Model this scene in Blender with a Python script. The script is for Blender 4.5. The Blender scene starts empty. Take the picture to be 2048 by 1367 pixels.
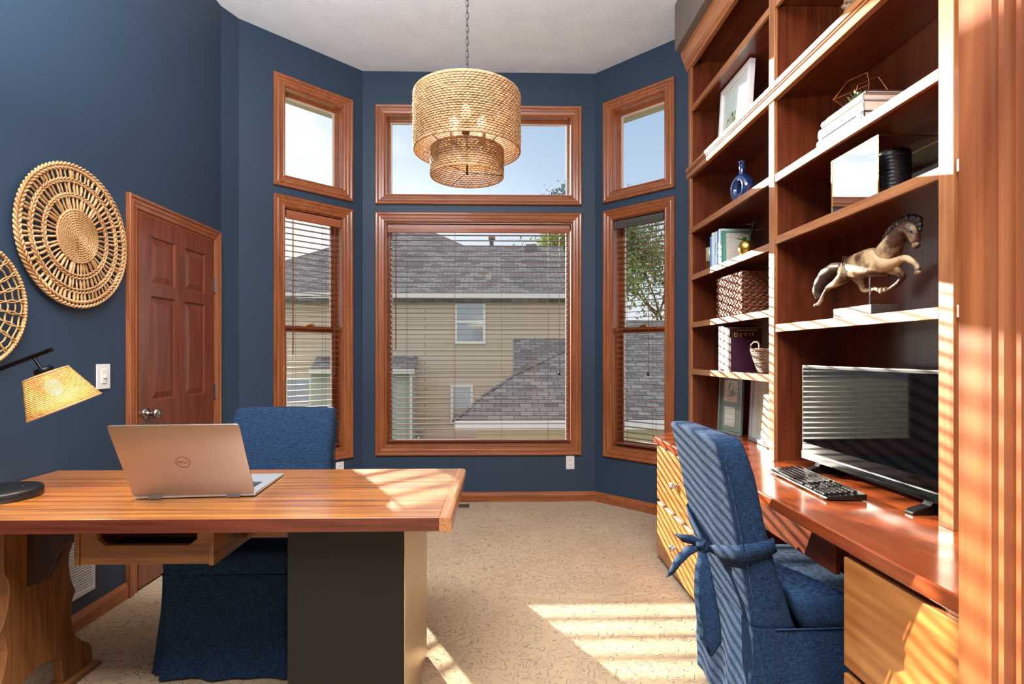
import bpy, bmesh, math, random
from mathutils import Matrix, Vector, noise
random.seed(7)
sc = bpy.context.scene
COL = sc.collection
pi = math.pi; R = math.radians
# ---------------------------------------------------------------- camera
FPX = 1084.0; YAW = R(1.3); CH = 1.27; HY = 708.0
cd = bpy.data.cameras.new('camera'); cam = bpy.data.objects.new('camera', cd); COL.objects.link(cam)
cam.location = (0, 0, CH); cam.rotation_euler = (R(90), 0, -YAW)
cd.sensor_width = 36; cd.lens = FPX/2048*36; cd.shift_y = (HY-683.5)/2048; cd.clip_start = .05; cd.clip_end = 500
sc.camera = cam
# ---------------------------------------------------------------- light, world, exposure
vs = sc.view_settings; vs.view_transform = 'Standard'; vs.look = 'None'; vs.gamma = 1; vs.exposure = 0.1; vs.use_curve_mapping = False
SUN = Vector((1, -1.90, -.513)).normalized()
SUN_STRENGTH = 30.0; SKY_STRENGTH = 1.0
sl = bpy.data.lights.new('sun', 'SUN'); sl.energy = SUN_STRENGTH; sl.angle = R(.36); sl.color = (1, .90, .74)
so = bpy.data.objects.new('sun', sl); COL.objects.link(so); so.rotation_euler = SUN.to_track_quat('-Z', 'Y').to_euler(); so.location = (-8, 16, 8)

def area(name, loc, rot, sx, sy, energy, color=(1, 1, 1)):
    l = bpy.data.lights.new(name, 'AREA'); l.shape = 'RECTANGLE'; l.size = sx; l.size_y = sy; l.energy = energy; l.color = color
    o = bpy.data.objects.new(name, l); COL.objects.link(o); o.location = loc; o.rotation_euler = rot
    return o
# added fill areas without fixtures: one shining down, one up at the ceiling
area('overhead_fill', (-.2, .2, 3.62), (0, 0, 0), 2.8, 1.5, 260, (.94, .97, 1))
area('upward_fill', (-.95, .75, 2.25), (R(180), 0, 0), 1.4, 1.0, 300, (.90, .95, 1))
w = bpy.data.worlds.new('sky'); sc.world = w; w.use_nodes = True
def build_world():
    nt = w.node_tree; nt.nodes.clear(); N = nt.nodes.new; L = nt.links.new
    out = N('ShaderNodeOutputWorld'); bg = N('ShaderNodeBackground'); L(bg.outputs[0], out.inputs[0]); bg.inputs[1].default_value = SKY_STRENGTH
    tc = N('ShaderNodeTexCoord'); sep = N('ShaderNodeSeparateXYZ'); L(tc.outputs['Generated'], sep.inputs[0])
    cr = N('ShaderNodeValToRGB'); L(sep.outputs[2], cr.inputs[0]); e = cr.color_ramp.elements
    e[0].position = 0.0; e[0].color = (.80, .84, .86, 1); e[1].position = 1; e[1].color = (1.9, 1.9, 1.9, 1)
    for p, c in ((.15, (.68, .79, .90, 1)), (.30, (.47, .62, .80, 1)), (.43, (.36, .52, .74, 1)), (.62, (1.5, 1.52, 1.55, 1))):
        x = e.new(p); x.color = c
    # glow round the low sun
    dp = N('ShaderNodeVectorMath'); dp.operation = 'DOT_PRODUCT'; nz = N('ShaderNodeVectorMath'); nz.operation = 'NORMALIZE'
    L(tc.outputs['Generated'], nz.inputs[0]); L(nz.outputs[0], dp.inputs[0]); dp.inputs[1].default_value = tuple(-SUN)
    pw = N('ShaderNodeMath'); pw.operation = 'POWER'; L(dp.outputs['Value'], pw.inputs[0]); pw.inputs[1].default_value = 14
    cl = N('ShaderNodeClamp'); L(pw.outputs[0], cl.inputs[0])
    add = N('ShaderNodeMix'); add.data_type = 'RGBA'; add.blend_type = 'ADD'; L(cl.outputs[0], add.inputs[0]); L(cr.outputs[0], add.inputs[6]); add.inputs[7].default_value = (.55, .48, .38, 1)
    # clouds, thicker low down
    mp = N('ShaderNodeMapping'); mp.inputs['Scale'].default_value = (1, 1, 3.2); L(tc.outputs['Generated'], mp.inputs[0])
    ns = N('ShaderNodeTexNoise'); ns.inputs['Scale'].default_value = 11; ns.inputs['Detail'].default_value = 7; L(mp.outputs[0], ns.inputs[0])
    mr = N('ShaderNodeMapRange'); mr.inputs[1].default_value = .42; mr.inputs[2].default_value = .60; L(ns.outputs[0], mr.inputs[0])
    lo = N('ShaderNodeMapRange'); lo.inputs[1].default_value = .30; lo.inputs[2].default_value = .42; lo.inputs[3].default_value = 1; lo.inputs[4].default_value = 0; L(sep.outputs[2], lo.inputs[0])
    sd = N('ShaderNodeMapRange'); sd.inputs[1].default_value = .945; sd.inputs[2].default_value = .985; L(dp.outputs['Value'], sd.inputs[0])
    m1 = N('ShaderNodeMath'); m1.operation = 'MULTIPLY'; L(mr.outputs[0], m1.inputs[0])
    mx0 = N('ShaderNodeMath'); mx0.operation = 'MULTIPLY'; L(lo.outputs[0], mx0.inputs[0]); L(sd.outputs[0], mx0.inputs[1]); L(mx0.outputs[0], m1.inputs[1])
    mx = N('ShaderNodeMix'); mx.data_type = 'RGBA'; L(m1.outputs[0], mx.inputs[0]); L(add.outputs[2], mx.inputs[6]); mx.inputs[7].default_value = (1.5, 1.45, 1.4, 1)
    L(mx.outputs[2], bg.inputs[0])
build_world()

# ---------------------------------------------------------------- helpers
def ray(px, py):
    a = (px-1024)/FPX; b = (HY-py)/FPX; s, c = math.sin(YAW), math.cos(YAW)
    return Vector((s+a*c, c-a*s, b))
CAM = Vector((0, 0, CH))
def at(px, py, X=None, Y=None, Z=None, n=None, c=0):
    """the point of a real plane seen at a measured place of the photograph"""
    d = ray(px, py)
    if n is not None: n = Vector(n); t = (c-n.dot(CAM))/n.dot(d)
    elif X is not None: t = X/d.x
    elif Y is not None: t = Y/d.y
    else: t = (Z-CH)/d.z
    return CAM+d*t

def hexc(h, a=1):
    h = h.lstrip('#'); v = [int(h[i:i+2], 16)/255 for i in (0, 2, 4)]
    return tuple([x/12.92 if x <= .04045 else ((x+.055)/1.055)**2.4 for x in v]+[a])

WM = {}
class MB:
    def __init__(s): s.v = []; s.f = []; s.sm = []
    def add(s, vs_, fs, M=None, smooth=False):
        b = len(s.v)
        for p in vs_:
            p = Vector(p); s.v.append(M @ p if M else p)
        for f in fs: s.f.append([b+i for i in f]); s.sm.append(smooth)
        return s
    def box(s, x0, y0, z0, x1, y1, z1, M=None):
        if x0 > x1: x0, x1 = x1, x0
        if y0 > y1: y0, y1 = y1, y0
        if z0 > z1: z0, z1 = z1, z0
        return s.add([(x0, y0, z0), (x1, y0, z0), (x1, y1, z0), (x0, y1, z0), (x0, y0, z1), (x1, y0, z1), (x1, y1, z1), (x0, y1, z1)],
                     [(3, 2, 1, 0), (4, 5, 6, 7), (0, 1, 5, 4), (1, 2, 6, 5), (2, 3, 7, 6), (3, 0, 4, 7)], M)
    def prism(s, poly, a, b, ax='z', M=None):
        """closed 2-D outline extruded from a to b along the axis"""
        n = len(poly); ar = sum(poly[i][0]*poly[(i+1) % n][1]-poly[(i+1) % n][0]*poly[i][1] for i in range(n))
        if ar < 0: poly = poly[::-1]
        def P(u, v, w_): return {'z': (u, v, w_), 'y': (u, w_, v), 'x': (w_, u, v)}[ax]
        vs_ = [P(u, v, a) for u, v in poly]+[P(u, v, b) for u, v in poly]
        fs = [tuple(range(n))[::-1], tuple(range(n, 2*n))]+[(i, (i+1) % n, n+(i+1) % n, n+i) for i in range(n)]
        flip = (ax == 'y') != (b < a)
        if flip: fs = [f[::-1] for f in fs]
        return s.add(vs_, fs, M)
    def tube(s, pts, r, n=8, closed=False, M=None, flat=1.0):
        pts = [Vector(p) for p in pts]; m = len(pts)
        rs = r if isinstance(r, (list, tuple)) else [r]*m
        vs_ = []; up = None
        for i, p in enumerate(pts):
            a = pts[(i-1) % m] if (closed or i > 0) else p; b = pts[(i+1) % m] if (closed or i < m-1) else p
            t = (b-a).normalized()
            if up is None:
                up = Vector((0, 0, 1)) if abs(t.z) < .9 else Vector((1, 0, 0))
            u = (up-t*up.dot(t))
            if u.length < 1e-6: u = t.orthogonal()
            u.normalize(); up = u; w_ = t.cross(u)
            for k in range(n):
                an = 2*pi*k/n; vs_.append(p+(u*math.cos(an)*flat+w_*math.sin(an))*rs[i])
        fs = []
        for i in range(m if closed else m-1):
            j = (i+1) % m
            for k in range(n): fs.append((i*n+k, i*n+(k+1) % n, j*n+(k+1) % n, j*n+k))
        s.add(vs_, fs, M, True)
        if not closed: s.add([vs_[k] for k in range(n)], [tuple(range(n))[::-1]], M); s.add(vs_[-n:], [tuple(range(n))], M)
        return s
    def lathe(s, prof, c=(0, 0, 0), n=24, M=None, smooth=True):
        c = Vector(c); vs_ = []
        for r, z in prof:
            for k in range(n): a = 2*pi*k/n; vs_.append(c+Vector((max(r, 1e-5)*math.cos(a), max(r, 1e-5)*math.sin(a), z)))
        fs = [(i*n+k, i*n+(k+1) % n, (i+1)*n+(k+1) % n, (i+1)*n+k) for i in range(len(prof)-1) for k in range(n)]
        return s.add(vs_, fs, M, smooth)
    def ball(s, c, r, n=10, M=None):
        rx, ry, rz = r if isinstance(r, (tuple, list)) else (r, r, r); c = Vector(c); vs_ = []; m = max(4, n//2+1)
        for i in range(m+1):
            t = pi*i/m
            for k in range(n): a = 2*pi*k/n; vs_.append(c+Vector((rx*math.sin(t)*math.cos(a), ry*math.sin(t)*math.sin(a), -rz*math.cos(t))))
        fs = [(i*n+k, i*n+(k+1) % n, (i+1)*n+(k+1) % n, (i+1)*n+k) for i in range(m) for k in range(n)]
        return s.add(vs_, fs, M, True)
    def loft(s, rings, cap=True, M=None, smooth=True):
        n = len(rings[0]); vs_ = [p for r in rings for p in r]
        fs = [(i*n+k, i*n+(k+1) % n, (i+1)*n+(k+1) % n, (i+1)*n+k) for i in range(len(rings)-1) for k in range(n)]
        if cap: fs += [tuple(range(n))[::-1], tuple(range(len(vs_)-n, len(vs_)))]
        return s.add(vs_, fs, M, smooth)
    def build(s, name, mat, parent=None, bevel=0, seg=2, local=False, subsurf=0, auto=None, weld=False):
        me = bpy.data.meshes.new(name); V = s.v
        if parent is not None and not local:
            inv = WM[parent.name].inverted(); V = [inv @ p for p in V]
        me.from_pydata([tuple(p) for p in V], [], s.f); me.polygons.foreach_set('use_smooth', s.sm)
        if weld:
            bm = bmesh.new(); bm.from_mesh(me); bmesh.ops.remove_doubles(bm, verts=bm.verts, dist=1e-5); bm.to_mesh(me); bm.free()
        me.materials.append(mat); me.update()
        o = bpy.data.objects.new(name, me); COL.objects.link(o)
        if parent is not None: o.parent = parent; WM[o.name] = WM[parent.name]
        else: WM[o.name] = Matrix()
        if bevel:
            b = o.modifiers.new('bevel', 'BEVEL'); b.width = bevel; b.segments = seg; b.limit_method = 'ANGLE'; b.angle_limit = R(40)
        if subsurf:
            b = o.modifiers.new('sub', 'SUBSURF'); b.levels = subsurf; b.render_levels = subsurf
        return o
def thing(name, label, cat, loc=(0, 0, 0), rz=0, group=None, kind=None):
    o = bpy.data.objects.new(name, None); COL.objects.link(o); o.empty_display_size = .1
    o.location = loc; o.rotation_euler = (0, 0, rz); WM[o.name] = Matrix.Translation(loc) @ Matrix.Rotation(rz, 4, 'Z')
    if label: o['label'] = label
    if cat: o['category'] = cat
    if group: o['group'] = group
    if kind: o['kind'] = kind
    return o
def tag(o, label, cat, group=None):
    o['label'] = label; o['category'] = cat
    if group: o['group'] = group
    return o
def struct(o): o['kind'] = 'structure'; return o
def text(s_, size, M, mat, parent, name='lettering', depth=.0006, align='CENTER', font_shear=0, sx=1.0):
    c = bpy.data.curves.new('t', 'FONT'); c.body = s_; c.size = size; c.extrude = depth; c.align_x = align; c.align_y = 'CENTER'; c.shear = font_shear
    t = bpy.data.objects.new('t', c); COL.objects.link(t); bpy.context.view_layer.update()
    me = t.evaluated_get(bpy.context.evaluated_depsgraph_get()).to_mesh()
    m = MB(); S = Matrix.Diagonal((sx, 1, 1, 1)); m.add([v.co.copy() for v in me.vertices], [tuple(p.vertices) for p in me.polygons], M @ S)
    bpy.data.objects.remove(t)
    return m.build(name, mat, parent)
def frameM(o, x, y):
    """matrix with origin o, x axis x, y axis y"""
    x = Vector(x).normalized(); y = Vector(y); z = x.cross(y).normalized(); y = z.cross(x)
    return Matrix(((x.x, y.x, z.x, o[0]), (x.y, y.y, z.y, o[1]), (x.z, y.z, z.z, o[2]), (0, 0, 0, 1)))

# ---------------------------------------------------------------- materials
MATS = {}
def mat(name, col, rough=.5, metal=0, bump=None, coat=0, var=None, spec=.5, trans=0, emit=None, sheen=0, ior=None):
    """bump = (scale, strength, distance[, detail]); var = (scale vector or number, colour 2, contrast)"""
    m = bpy.data.materials.new(name); m.use_nodes = True; nt = m.node_tree; N = nt.nodes.new; L = nt.links.new
    b = nt.nodes['Principled BSDF']; c = hexc(col) if isinstance(col, str) else tuple(col)+((1,) if len(col) == 3 else ())
    b.inputs['Base Color'].default_value = c; b.inputs['Roughness'].default_value = rough; b.inputs['Metallic'].default_value = metal
    b.inputs['Specular IOR Level'].default_value = spec; b.inputs['Coat Weight'].default_value = coat; b.inputs['Coat Roughness'].default_value = .08
    b.inputs['Transmission Weight'].default_value = trans; b.inputs['Sheen Weight'].default_value = sheen
    if ior: b.inputs['IOR'].default_value = ior
    if emit: b.inputs['Emission Color'].default_value = hexc(emit[0]); b.inputs['Emission Strength'].default_value = emit[1]
    tc = N('ShaderNodeTexCoord')
    if var or True:
        sc_, c2, k = var or (6, None, .08)
        mp = N('ShaderNodeMapping'); mp.inputs['Scale'].default_value = sc_ if isinstance(sc_, tuple) else (sc_,)*3
        L(tc.outputs['Object'], mp.inputs[0]); n = N('ShaderNodeTexNoise'); n.inputs['Scale'].default_value = 1; n.inputs['Detail'].default_value = 4; L(mp.outputs[0], n.inputs[0])
        mr = N('ShaderNodeMapRange'); mr.inputs[1].default_value = .5-k if var else .3; mr.inputs[2].default_value = .5+k if var else .7; L(n.outputs[0], mr.inputs[0])
        mx = N('ShaderNodeMix'); mx.data_type = 'RGBA'; L(mr.outputs[0], mx.inputs[0]); mx.inputs[6].default_value = c
        mx.inputs[7].default_value = (hexc(c2) if isinstance(c2, str) else c2) if c2 else tuple([x*.93 for x in c[:3]]+[1]); L(mx.outputs[2], b.inputs['Base Color'])
    if bump:
        n2 = N('ShaderNodeTexNoise'); n2.inputs['Scale'].default_value = bump[0]; n2.inputs['Detail'].default_value = bump[3] if len(bump) > 3 else 3; L(tc.outputs['Object'], n2.inputs[0])
        bp = N('ShaderNodeBump'); bp.inputs['Strength'].default_value = bump[1]; bp.inputs['Distance'].default_value = bump[2]; L(n2.outputs[0], bp.inputs['Height']); L(bp.outputs[0], b.inputs['Normal'])
    MATS[name] = m; return m
def wood(name, dark, light, axis='z', rough=.3, coat=.25, fine=90, stretch=.03, figure=.35, knots=None):
    """grain lines run along the axis"""
    m = bpy.data.materials.new(name); m.use_nodes = True; nt = m.node_tree; N = nt.nodes.new; L = nt.links.new
    b = nt.nodes['Principled BSDF']; b.inputs['Roughness'].default_value = rough; b.inputs['Coat Weight'].default_value = coat; b.inputs['Coat Roughness'].default_value = .12
    tc = N('ShaderNodeTexCoord'); s = [1, 1, 1]; s['xyz'.index(axis)] = stretch
    oi = N('ShaderNodeObjectInfo'); sc_ = N('ShaderNodeVectorMath'); sc_.operation = 'ADD'; L(tc.outputs['Object'], sc_.inputs[0])
    rm = N('ShaderNodeMath'); rm.operation = 'MULTIPLY'; L(oi.outputs['Random'], rm.inputs[0]); rm.inputs[1].default_value = 13; L(rm.outputs[0], sc_.inputs[1])
    mp = N('ShaderNodeMapping'); mp.inputs['Scale'].default_value = s; L(sc_.outputs[0], mp.inputs[0])
    n1 = N('ShaderNodeTexNoise'); n1.inputs['Scale'].default_value = fine; n1.inputs['Detail'].default_value = 5; L(mp.outputs[0], n1.inputs[0])
    s2 = [1, 1, 1]; s2['xyz'.index(axis)] = .12
    mp2 = N('ShaderNodeMapping'); mp2.inputs['Scale'].default_value = s2; L(sc_.outputs[0], mp2.inputs[0])
    n2 = N('ShaderNodeTexNoise'); n2.inputs['Scale'].default_value = 7; n2.inputs['Detail'].default_value = 3; n2.inputs['Distortion'].default_value = .6; L(mp2.outputs[0], n2.inputs[0])
    sn = N('ShaderNodeMath'); sn.operation = 'MULTIPLY'; L(n2.outputs[0], sn.inputs[0]); sn.inputs[1].default_value = 34
    si = N('ShaderNodeMath'); si.operation = 'SINE'; L(sn.outputs[0], si.inputs[0])
    mr = N('ShaderNodeMapRange'); mr.inputs[1].default_value = -1; mr.inputs[2].default_value = 1; L(si.outputs[0], mr.inputs[0])
    mr1 = N('ShaderNodeMapRange'); mr1.inputs[1].default_value = .3; mr1.inputs[2].default_value = .7; L(n1.outputs[0], mr1.inputs[0])
    mx = N('ShaderNodeMix'); mx.data_type = 'FLOAT'; mx.inputs[0].default_value = figure; L(mr1.outputs[0], mx.inputs[2]); L(mr.outputs[0], mx.inputs[3])
    cr = N('ShaderNodeMix'); cr.data_type = 'RGBA'; L(mx.outputs[0], cr.inputs[0]); cr.inputs[6].default_value = hexc(dark); cr.inputs[7].default_value = hexc(light)
    L(cr.outputs[2], b.inputs['Base Color'])
    bp = N('ShaderNodeBump'); bp.inputs['Strength'].default_value = .12; bp.inputs['Distance'].default_value = .001; L(mx.outputs[0], bp.inputs['Height']); L(bp.outputs[0], b.inputs['Normal'])
    MATS[name] = m; return m
def glass_mat(name, tint=(1, 1, 1), refl=1.0):
    """thin window glass: clear, with the Fresnel reflection of a single sheet"""
    m = bpy.data.materials.new(name); m.use_nodes = True; nt = m.node_tree; nt.nodes.clear(); N = nt.nodes.new; L = nt.links.new
    o = N('ShaderNodeOutputMaterial'); t = N('ShaderNodeBsdfTransparent'); t.inputs[0].default_value = tuple(tint)+(1,)
    g = N('ShaderNodeBsdfGlossy'); g.inputs['Roughness'].default_value = .01; f = N('ShaderNodeFresnel'); f.inputs[0].default_value = 1.45
    ge = N('ShaderNodeNewGeometry'); iv = N('ShaderNodeMath'); iv.operation = 'MULTIPLY_ADD'; iv.inputs[1].default_value = -refl; iv.inputs[2].default_value = refl; L(ge.outputs['Backfacing'], iv.inputs[0])
    mm = N('ShaderNodeMath'); mm.operation = 'MULTIPLY'; L(iv.outputs[0], mm.inputs[1]); L(f.outputs[0], mm.inputs[0])
    x = N('ShaderNodeMixShader'); L(mm.outputs[0], x.inputs[0]); L(t.outputs[0], x.inputs[1]); L(g.outputs[0], x.inputs[2]); L(x.outputs[0], o.inputs[0])
    MATS[name] = m; return m
def carpet_mat():
    m = mat('carpet', '#b59a76', .95, sheen=.2); nt = m.node_tree; N = nt.nodes.new; L = nt.links.new; b = nt.nodes['Principled BSDF']
    tc = N('ShaderNodeTexCoord')
    def vor(scale, dist, seedoff):
        ad = N('ShaderNodeVectorMath'); ad.operation = 'ADD'; nz = N('ShaderNodeTexNoise'); nz.inputs['Scale'].default_value = scale*.8; nz.inputs['Detail'].default_value = 1
        off = N('ShaderNodeVectorMath'); off.operation = 'ADD'; off.inputs[1].default_value = (seedoff, seedoff*.7, 0); L(tc.outputs['Object'], off.inputs[0]); L(off.outputs[0], nz.inputs[0])
        s_ = N('ShaderNodeVectorMath'); s_.operation = 'SCALE'; s_.inputs['Scale'].default_value = dist; L(nz.outputs['Color'], s_.inputs[0]); L(off.outputs[0], ad.inputs[0]); L(s_.outputs[0], ad.inputs[1])
        v = N('ShaderNodeTexVoronoi'); v.feature = 'DISTANCE_TO_EDGE'; v.inputs['Scale'].default_value = scale; L(ad.outputs[0], v.inputs['Vector'])
        r = N('ShaderNodeMapRange'); r.inputs[1].default_value = 0.0; r.inputs[2].default_value = .05; L(v.outputs['Distance'], r.inputs[0]); return r
    # broken, curling carved lines: contour lines of a noise, cut up by a second noise
    def contour(scale, freq, off):
        of = N('ShaderNodeVectorMath'); of.operation = 'ADD'; of.inputs[1].default_value = (off, off, 0); L(tc.outputs['Object'], of.inputs[0])
        n = N('ShaderNodeTexNoise'); n.inputs['Scale'].default_value = scale; n.inputs['Detail'].default_value = 1.2; n.inputs['Distortion'].default_value = 1.0; L(of.outputs[0], n.inputs[0])
        k = N('ShaderNodeMath'); k.operation = 'MULTIPLY'; k.inputs[1].default_value = freq; L(n.outputs[0], k.inputs[0])
        f = N('ShaderNodeMath'); f.operation = 'PINGPONG'; f.inputs[1].default_value = .5; L(k.outputs[0], f.inputs[0])
        r = N('ShaderNodeMapRange'); r.inputs[1].default_value = 0; r.inputs[2].default_value = .11; L(f.outputs[0], r.inputs[0]); return r
    a = contour(13, 7, 0); n = N('ShaderNodeTexNoise'); n.inputs['Scale'].default_value = 26; n.inputs['Detail'].default_value = 0; L(tc.outputs['Object'], n.inputs[0])
    cut = N('ShaderNodeMapRange'); cut.inputs[1].default_value = .60; cut.inputs[2].default_value = .66; L(n.outputs[0], cut.inputs[0])
    mxx = N('ShaderNodeMath'); mxx.operation = 'MAXIMUM'; L(a.outputs[0], mxx.inputs[0]); L(cut.outputs[0], mxx.inputs[1])
    fz = N('ShaderNodeTexNoise'); fz.inputs['Scale'].default_value = 420; fz.inputs['Detail'].default_value = 2; L(tc.outputs['Object'], fz.inputs[0])
    lg = N('ShaderNodeTexNoise'); lg.inputs['Scale'].default_value = 2.2; lg.inputs['Detail'].default_value = 3; L(tc.outputs['Object'], lg.inputs[0])
    c1 = N('ShaderNodeMix'); c1.data_type = 'RGBA'; L(lg.outputs[0], c1.inputs[0]); c1.inputs[6].default_value = hexc('#ab8b62'); c1.inputs[7].default_value = hexc('#c6a67e')
    c2 = N('ShaderNodeMix'); c2.data_type = 'RGBA'; L(mxx.outputs[0], c2.inputs[0]); c2.inputs[6].default_value = hexc('#9a7a50'); L(c1.outputs[2], c2.inputs[7]); L(c2.outputs[2], b.inputs['Base Color'])
    h = N('ShaderNodeMath'); h.operation = 'MULTIPLY_ADD'; L(fz.outputs[0], h.inputs[0]); h.inputs[1].default_value = .5; L(mxx.outputs[0], h.inputs[2])
    bp = N('ShaderNodeBump'); bp.inputs['Strength'].default_value = .8; bp.inputs['Distance'].default_value = .010; L(h.outputs[0], bp.inputs['Height']); L(bp.outputs[0], b.inputs['Normal'])
    return m
def fabric_mat():
    m = mat('denim_blue_fabric', '#264871', .95, sheen=.0, spec=.12); nt = m.node_tree; N = nt.nodes.new; L = nt.links.new; b = nt.nodes['Principled BSDF']
    tc = N('ShaderNodeTexCoord'); outs = []
    for s_ in ((60, 60, 900), (900, 900, 40)):
        mp = N('ShaderNodeMapping'); mp.inputs['Scale'].default_value = s_; L(tc.outputs['Object'], mp.inputs[0])
        n = N('ShaderNodeTexNoise'); n.inputs['Scale'].default_value = 1; n.inputs['Detail'].default_value = 2; L(mp.outputs[0], n.inputs[0]); outs.append(n)
    ad = N('ShaderNodeMath'); ad.operation = 'ADD'; L(outs[0].outputs[0], ad.inputs[0]); L(outs[1].outputs[0], ad.inputs[1])
    mr = N('ShaderNodeMapRange'); mr.inputs[1].default_value = .75; mr.inputs[2].default_value = 1.25; L(ad.outputs[0], mr.inputs[0])
    c = N('ShaderNodeMix'); c.data_type = 'RGBA'; L(mr.outputs[0], c.inputs[0]); c.inputs[6].default_value = hexc('#0c1521'); c.inputs[7].default_value = hexc('#30496a'); L(c.outputs[2], b.inputs['Base Color'])
    bp = N('ShaderNodeBump'); bp.inputs['Strength'].default_value = .5; bp.inputs['Distance'].default_value = .0012; L(mr.outputs[0], bp.inputs['Height']); L(bp.outputs[0], b.inputs['Normal'])
    return m
def brick_mat(name, c1, c2, mortar, bw, rh, zs=1.0, msize=.01, rough=.9, bias=0):
    m = mat(name, c1, rough); nt = m.node_tree; N = nt.nodes.new; L = nt.links.new; b = nt.nodes['Principled BSDF']
    tc = N('ShaderNodeTexCoord'); sp = N('ShaderNodeSeparateXYZ'); L(tc.outputs['Object'], sp.inputs[0]); cb = N('ShaderNodeCombineXYZ')
    L(sp.outputs[0], cb.inputs[0]); k = N('ShaderNodeMath'); k.operation = 'MULTIPLY'; k.inputs[1].default_value = zs; L(sp.outputs[2], k.inputs[0]); L(k.outputs[0], cb.inputs[1])
    br = N('ShaderNodeTexBrick'); L(cb.outputs[0], br.inputs['Vector']); br.inputs['Color1'].default_value = hexc(c1); br.inputs['Color2'].default_value = hexc(c2); br.inputs['Mortar'].default_value = hexc(mortar)
    br.inputs['Scale'].default_value = 1; br.inputs['Brick Width'].default_value = bw; br.inputs['Row Height'].default_value = rh; br.inputs['Mortar Size'].default_value = msize; br.inputs['Bias'].default_value = bias
    L(br.outputs['Color'], b.inputs['Base Color']); bp = N('ShaderNodeBump'); bp.inputs['Distance'].default_value = .01; bp.invert = True; L(br.outputs['Fac'], bp.inputs['Height']); L(bp.outputs[0], b.inputs['Normal'])
    return m

navy = mat('navy_wall_paint', '#273b50', .55, bump=(260, .25, .002), var=(3, '#25394c', .3))
ceil_m = mat('white_textured_ceiling', '#e3e7eb', .9, bump=(70, .6, .006, 4))
soff_m = mat('brown_soffit_paint', '#6f625a', .6, bump=(260, .25, .002))
hall_m = mat('hall_wall_paint', '#8f8b84', .7)
carpet = carpet_mat()
fabric = fabric_mat()
trimw = {a: wood('window_trim_wood_'+a, '#7a3a1b', '#a8653a', a, .28, .4, figure=.25) for a in 'xz'}
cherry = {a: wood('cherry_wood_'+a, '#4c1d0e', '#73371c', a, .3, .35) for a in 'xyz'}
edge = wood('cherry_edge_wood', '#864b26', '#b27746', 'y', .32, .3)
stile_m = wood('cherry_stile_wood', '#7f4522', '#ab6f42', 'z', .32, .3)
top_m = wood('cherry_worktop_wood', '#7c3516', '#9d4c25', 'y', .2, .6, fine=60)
drawer_m = wood('drawer_front_wood', '#94531f', '#c48443', 'y', .33, .3, fine=50, figure=.5)
doorw = wood('door_wood', '#572411', '#83412a', 'z', .3, .4)
desk_top = wood('desk_top_oak', '#6f3410', '#cf8438', 'x', .4, 1, fine=48, figure=.12)
desk_top.node_tree.nodes['Principled BSDF'].inputs['Coat Roughness'].default_value = .2; desk_top.node_tree.nodes['Principled BSDF'].inputs['Coat IOR'].default_value = 2.3
desk_edge = wood('desk_edge_wood', '#4a1c0e', '#74331e', 'x', .3, .4)
oak = {a: wood('oak_leg_wood_'+a, '#62391b', '#946032', a, .45, .15, figure=.4) for a in 'xyz'}
slat_m = wood('blind_slat_wood', '#5e2d18', '#7d4226', 'x', .3, .4)
valance_m = wood('blind_valance_wood', '#8b4a2c', '#a8623f', 'x', .3, .4)
glass = glass_mat('window_glass')
clear = glass_mat('clear_glass', (.97, .98, .97))
sash_m = mat('cream_sash_paint', '#c9b8a8', .4)
white_p = mat('white_plastic', '#e6e3dc', .35)
dark_slot = mat('dark_slot', '#141210', .7)
brass = mat('brushed_brass', '#c9a24e', .3, 1)
chrome = mat('chrome', '#c8c8c8', .12, 1)
blackm = mat('black_metal', '#0d0d0f', .32, .6)
blackp = mat('black_plastic', '#0b0b0c', .28)
silver = mat('silver_metal', '#a8a6a4', .33, .9)
lid_m = mat('laptop_lid_metal', '#a3907f', .34, .95, bump=(900, .1, .0004))
screen_m = mat('black_screen', '#060608', .03, spec=.13)
rattan = mat('natural_rattan', '#d0a76e', .6, var=(14, '#a5763f', .25), bump=(120, .4, .002))
rattan_l = mat('light_rope', '#c39d70', .7, var=(40, '#987550', .2), bump=(300, .4, .002))
seagrass = mat('water_hyacinth', '#d4ab77', .6, var=(9, '#a97a47', .22), bump=(150, .5, .003))
seagrass_d = mat('brown_water_hyacinth', '#7c4527', .5, var=(20, '#5a2c17', .2), bump=(150, .5, .003))
wick_br = mat('brown_wicker', '#8a6a50', .6, var=(30, '#6a4a35', .2))
paper = mat('book_paper', '#d9c8b4', .9, var=((2, 2, 400), '#b8a490', .2))
leafm = mat('green_leaf', '#3c5f24', .5, var=(30, '#5d8433', .2))
leafd = mat('dark_green_leaf', '#23382a', .5, var=(30, '#35513a', .2))
siding = brick_mat('beige_lap_siding', '#cdbba8', '#c6b4a0', '#93826f', 40, .19, 1, .014)
shing = brick_mat('grey_shingles', '#5a5a5c', '#858586', '#3c3c3e', .42, .19, 1.7, .012)
shing2 = brick_mat('dark_grey_shingles', '#4f4f50', '#7a7a7a', '#353536', .30, .13, 1.7, .010)
fascia = mat('white_fascia', '#d9d7d2', .6)
house_trim = mat('house_window_frame', '#e4e1da', .5)
pane_m = mat('house_window_pane', '#9fa6aa', .08, .6)
cream_wall = mat('cream_siding', '#c2b48a', .8)
green_wall = mat('pale_green_siding', '#a9b0a4', .8)
grass_m = mat('lawn', '#5a6238', .95, var=(2, '#6d7042', .2))
soffit_out = mat('beige_aluminium_soffit', '#a89878', .5)
bark = mat('tree_bark', '#5b4a3c', .9)
tree_leaf = mat('tree_leaf', '#8c9a52', .7, var=(2, '#66783a', .2))
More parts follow.
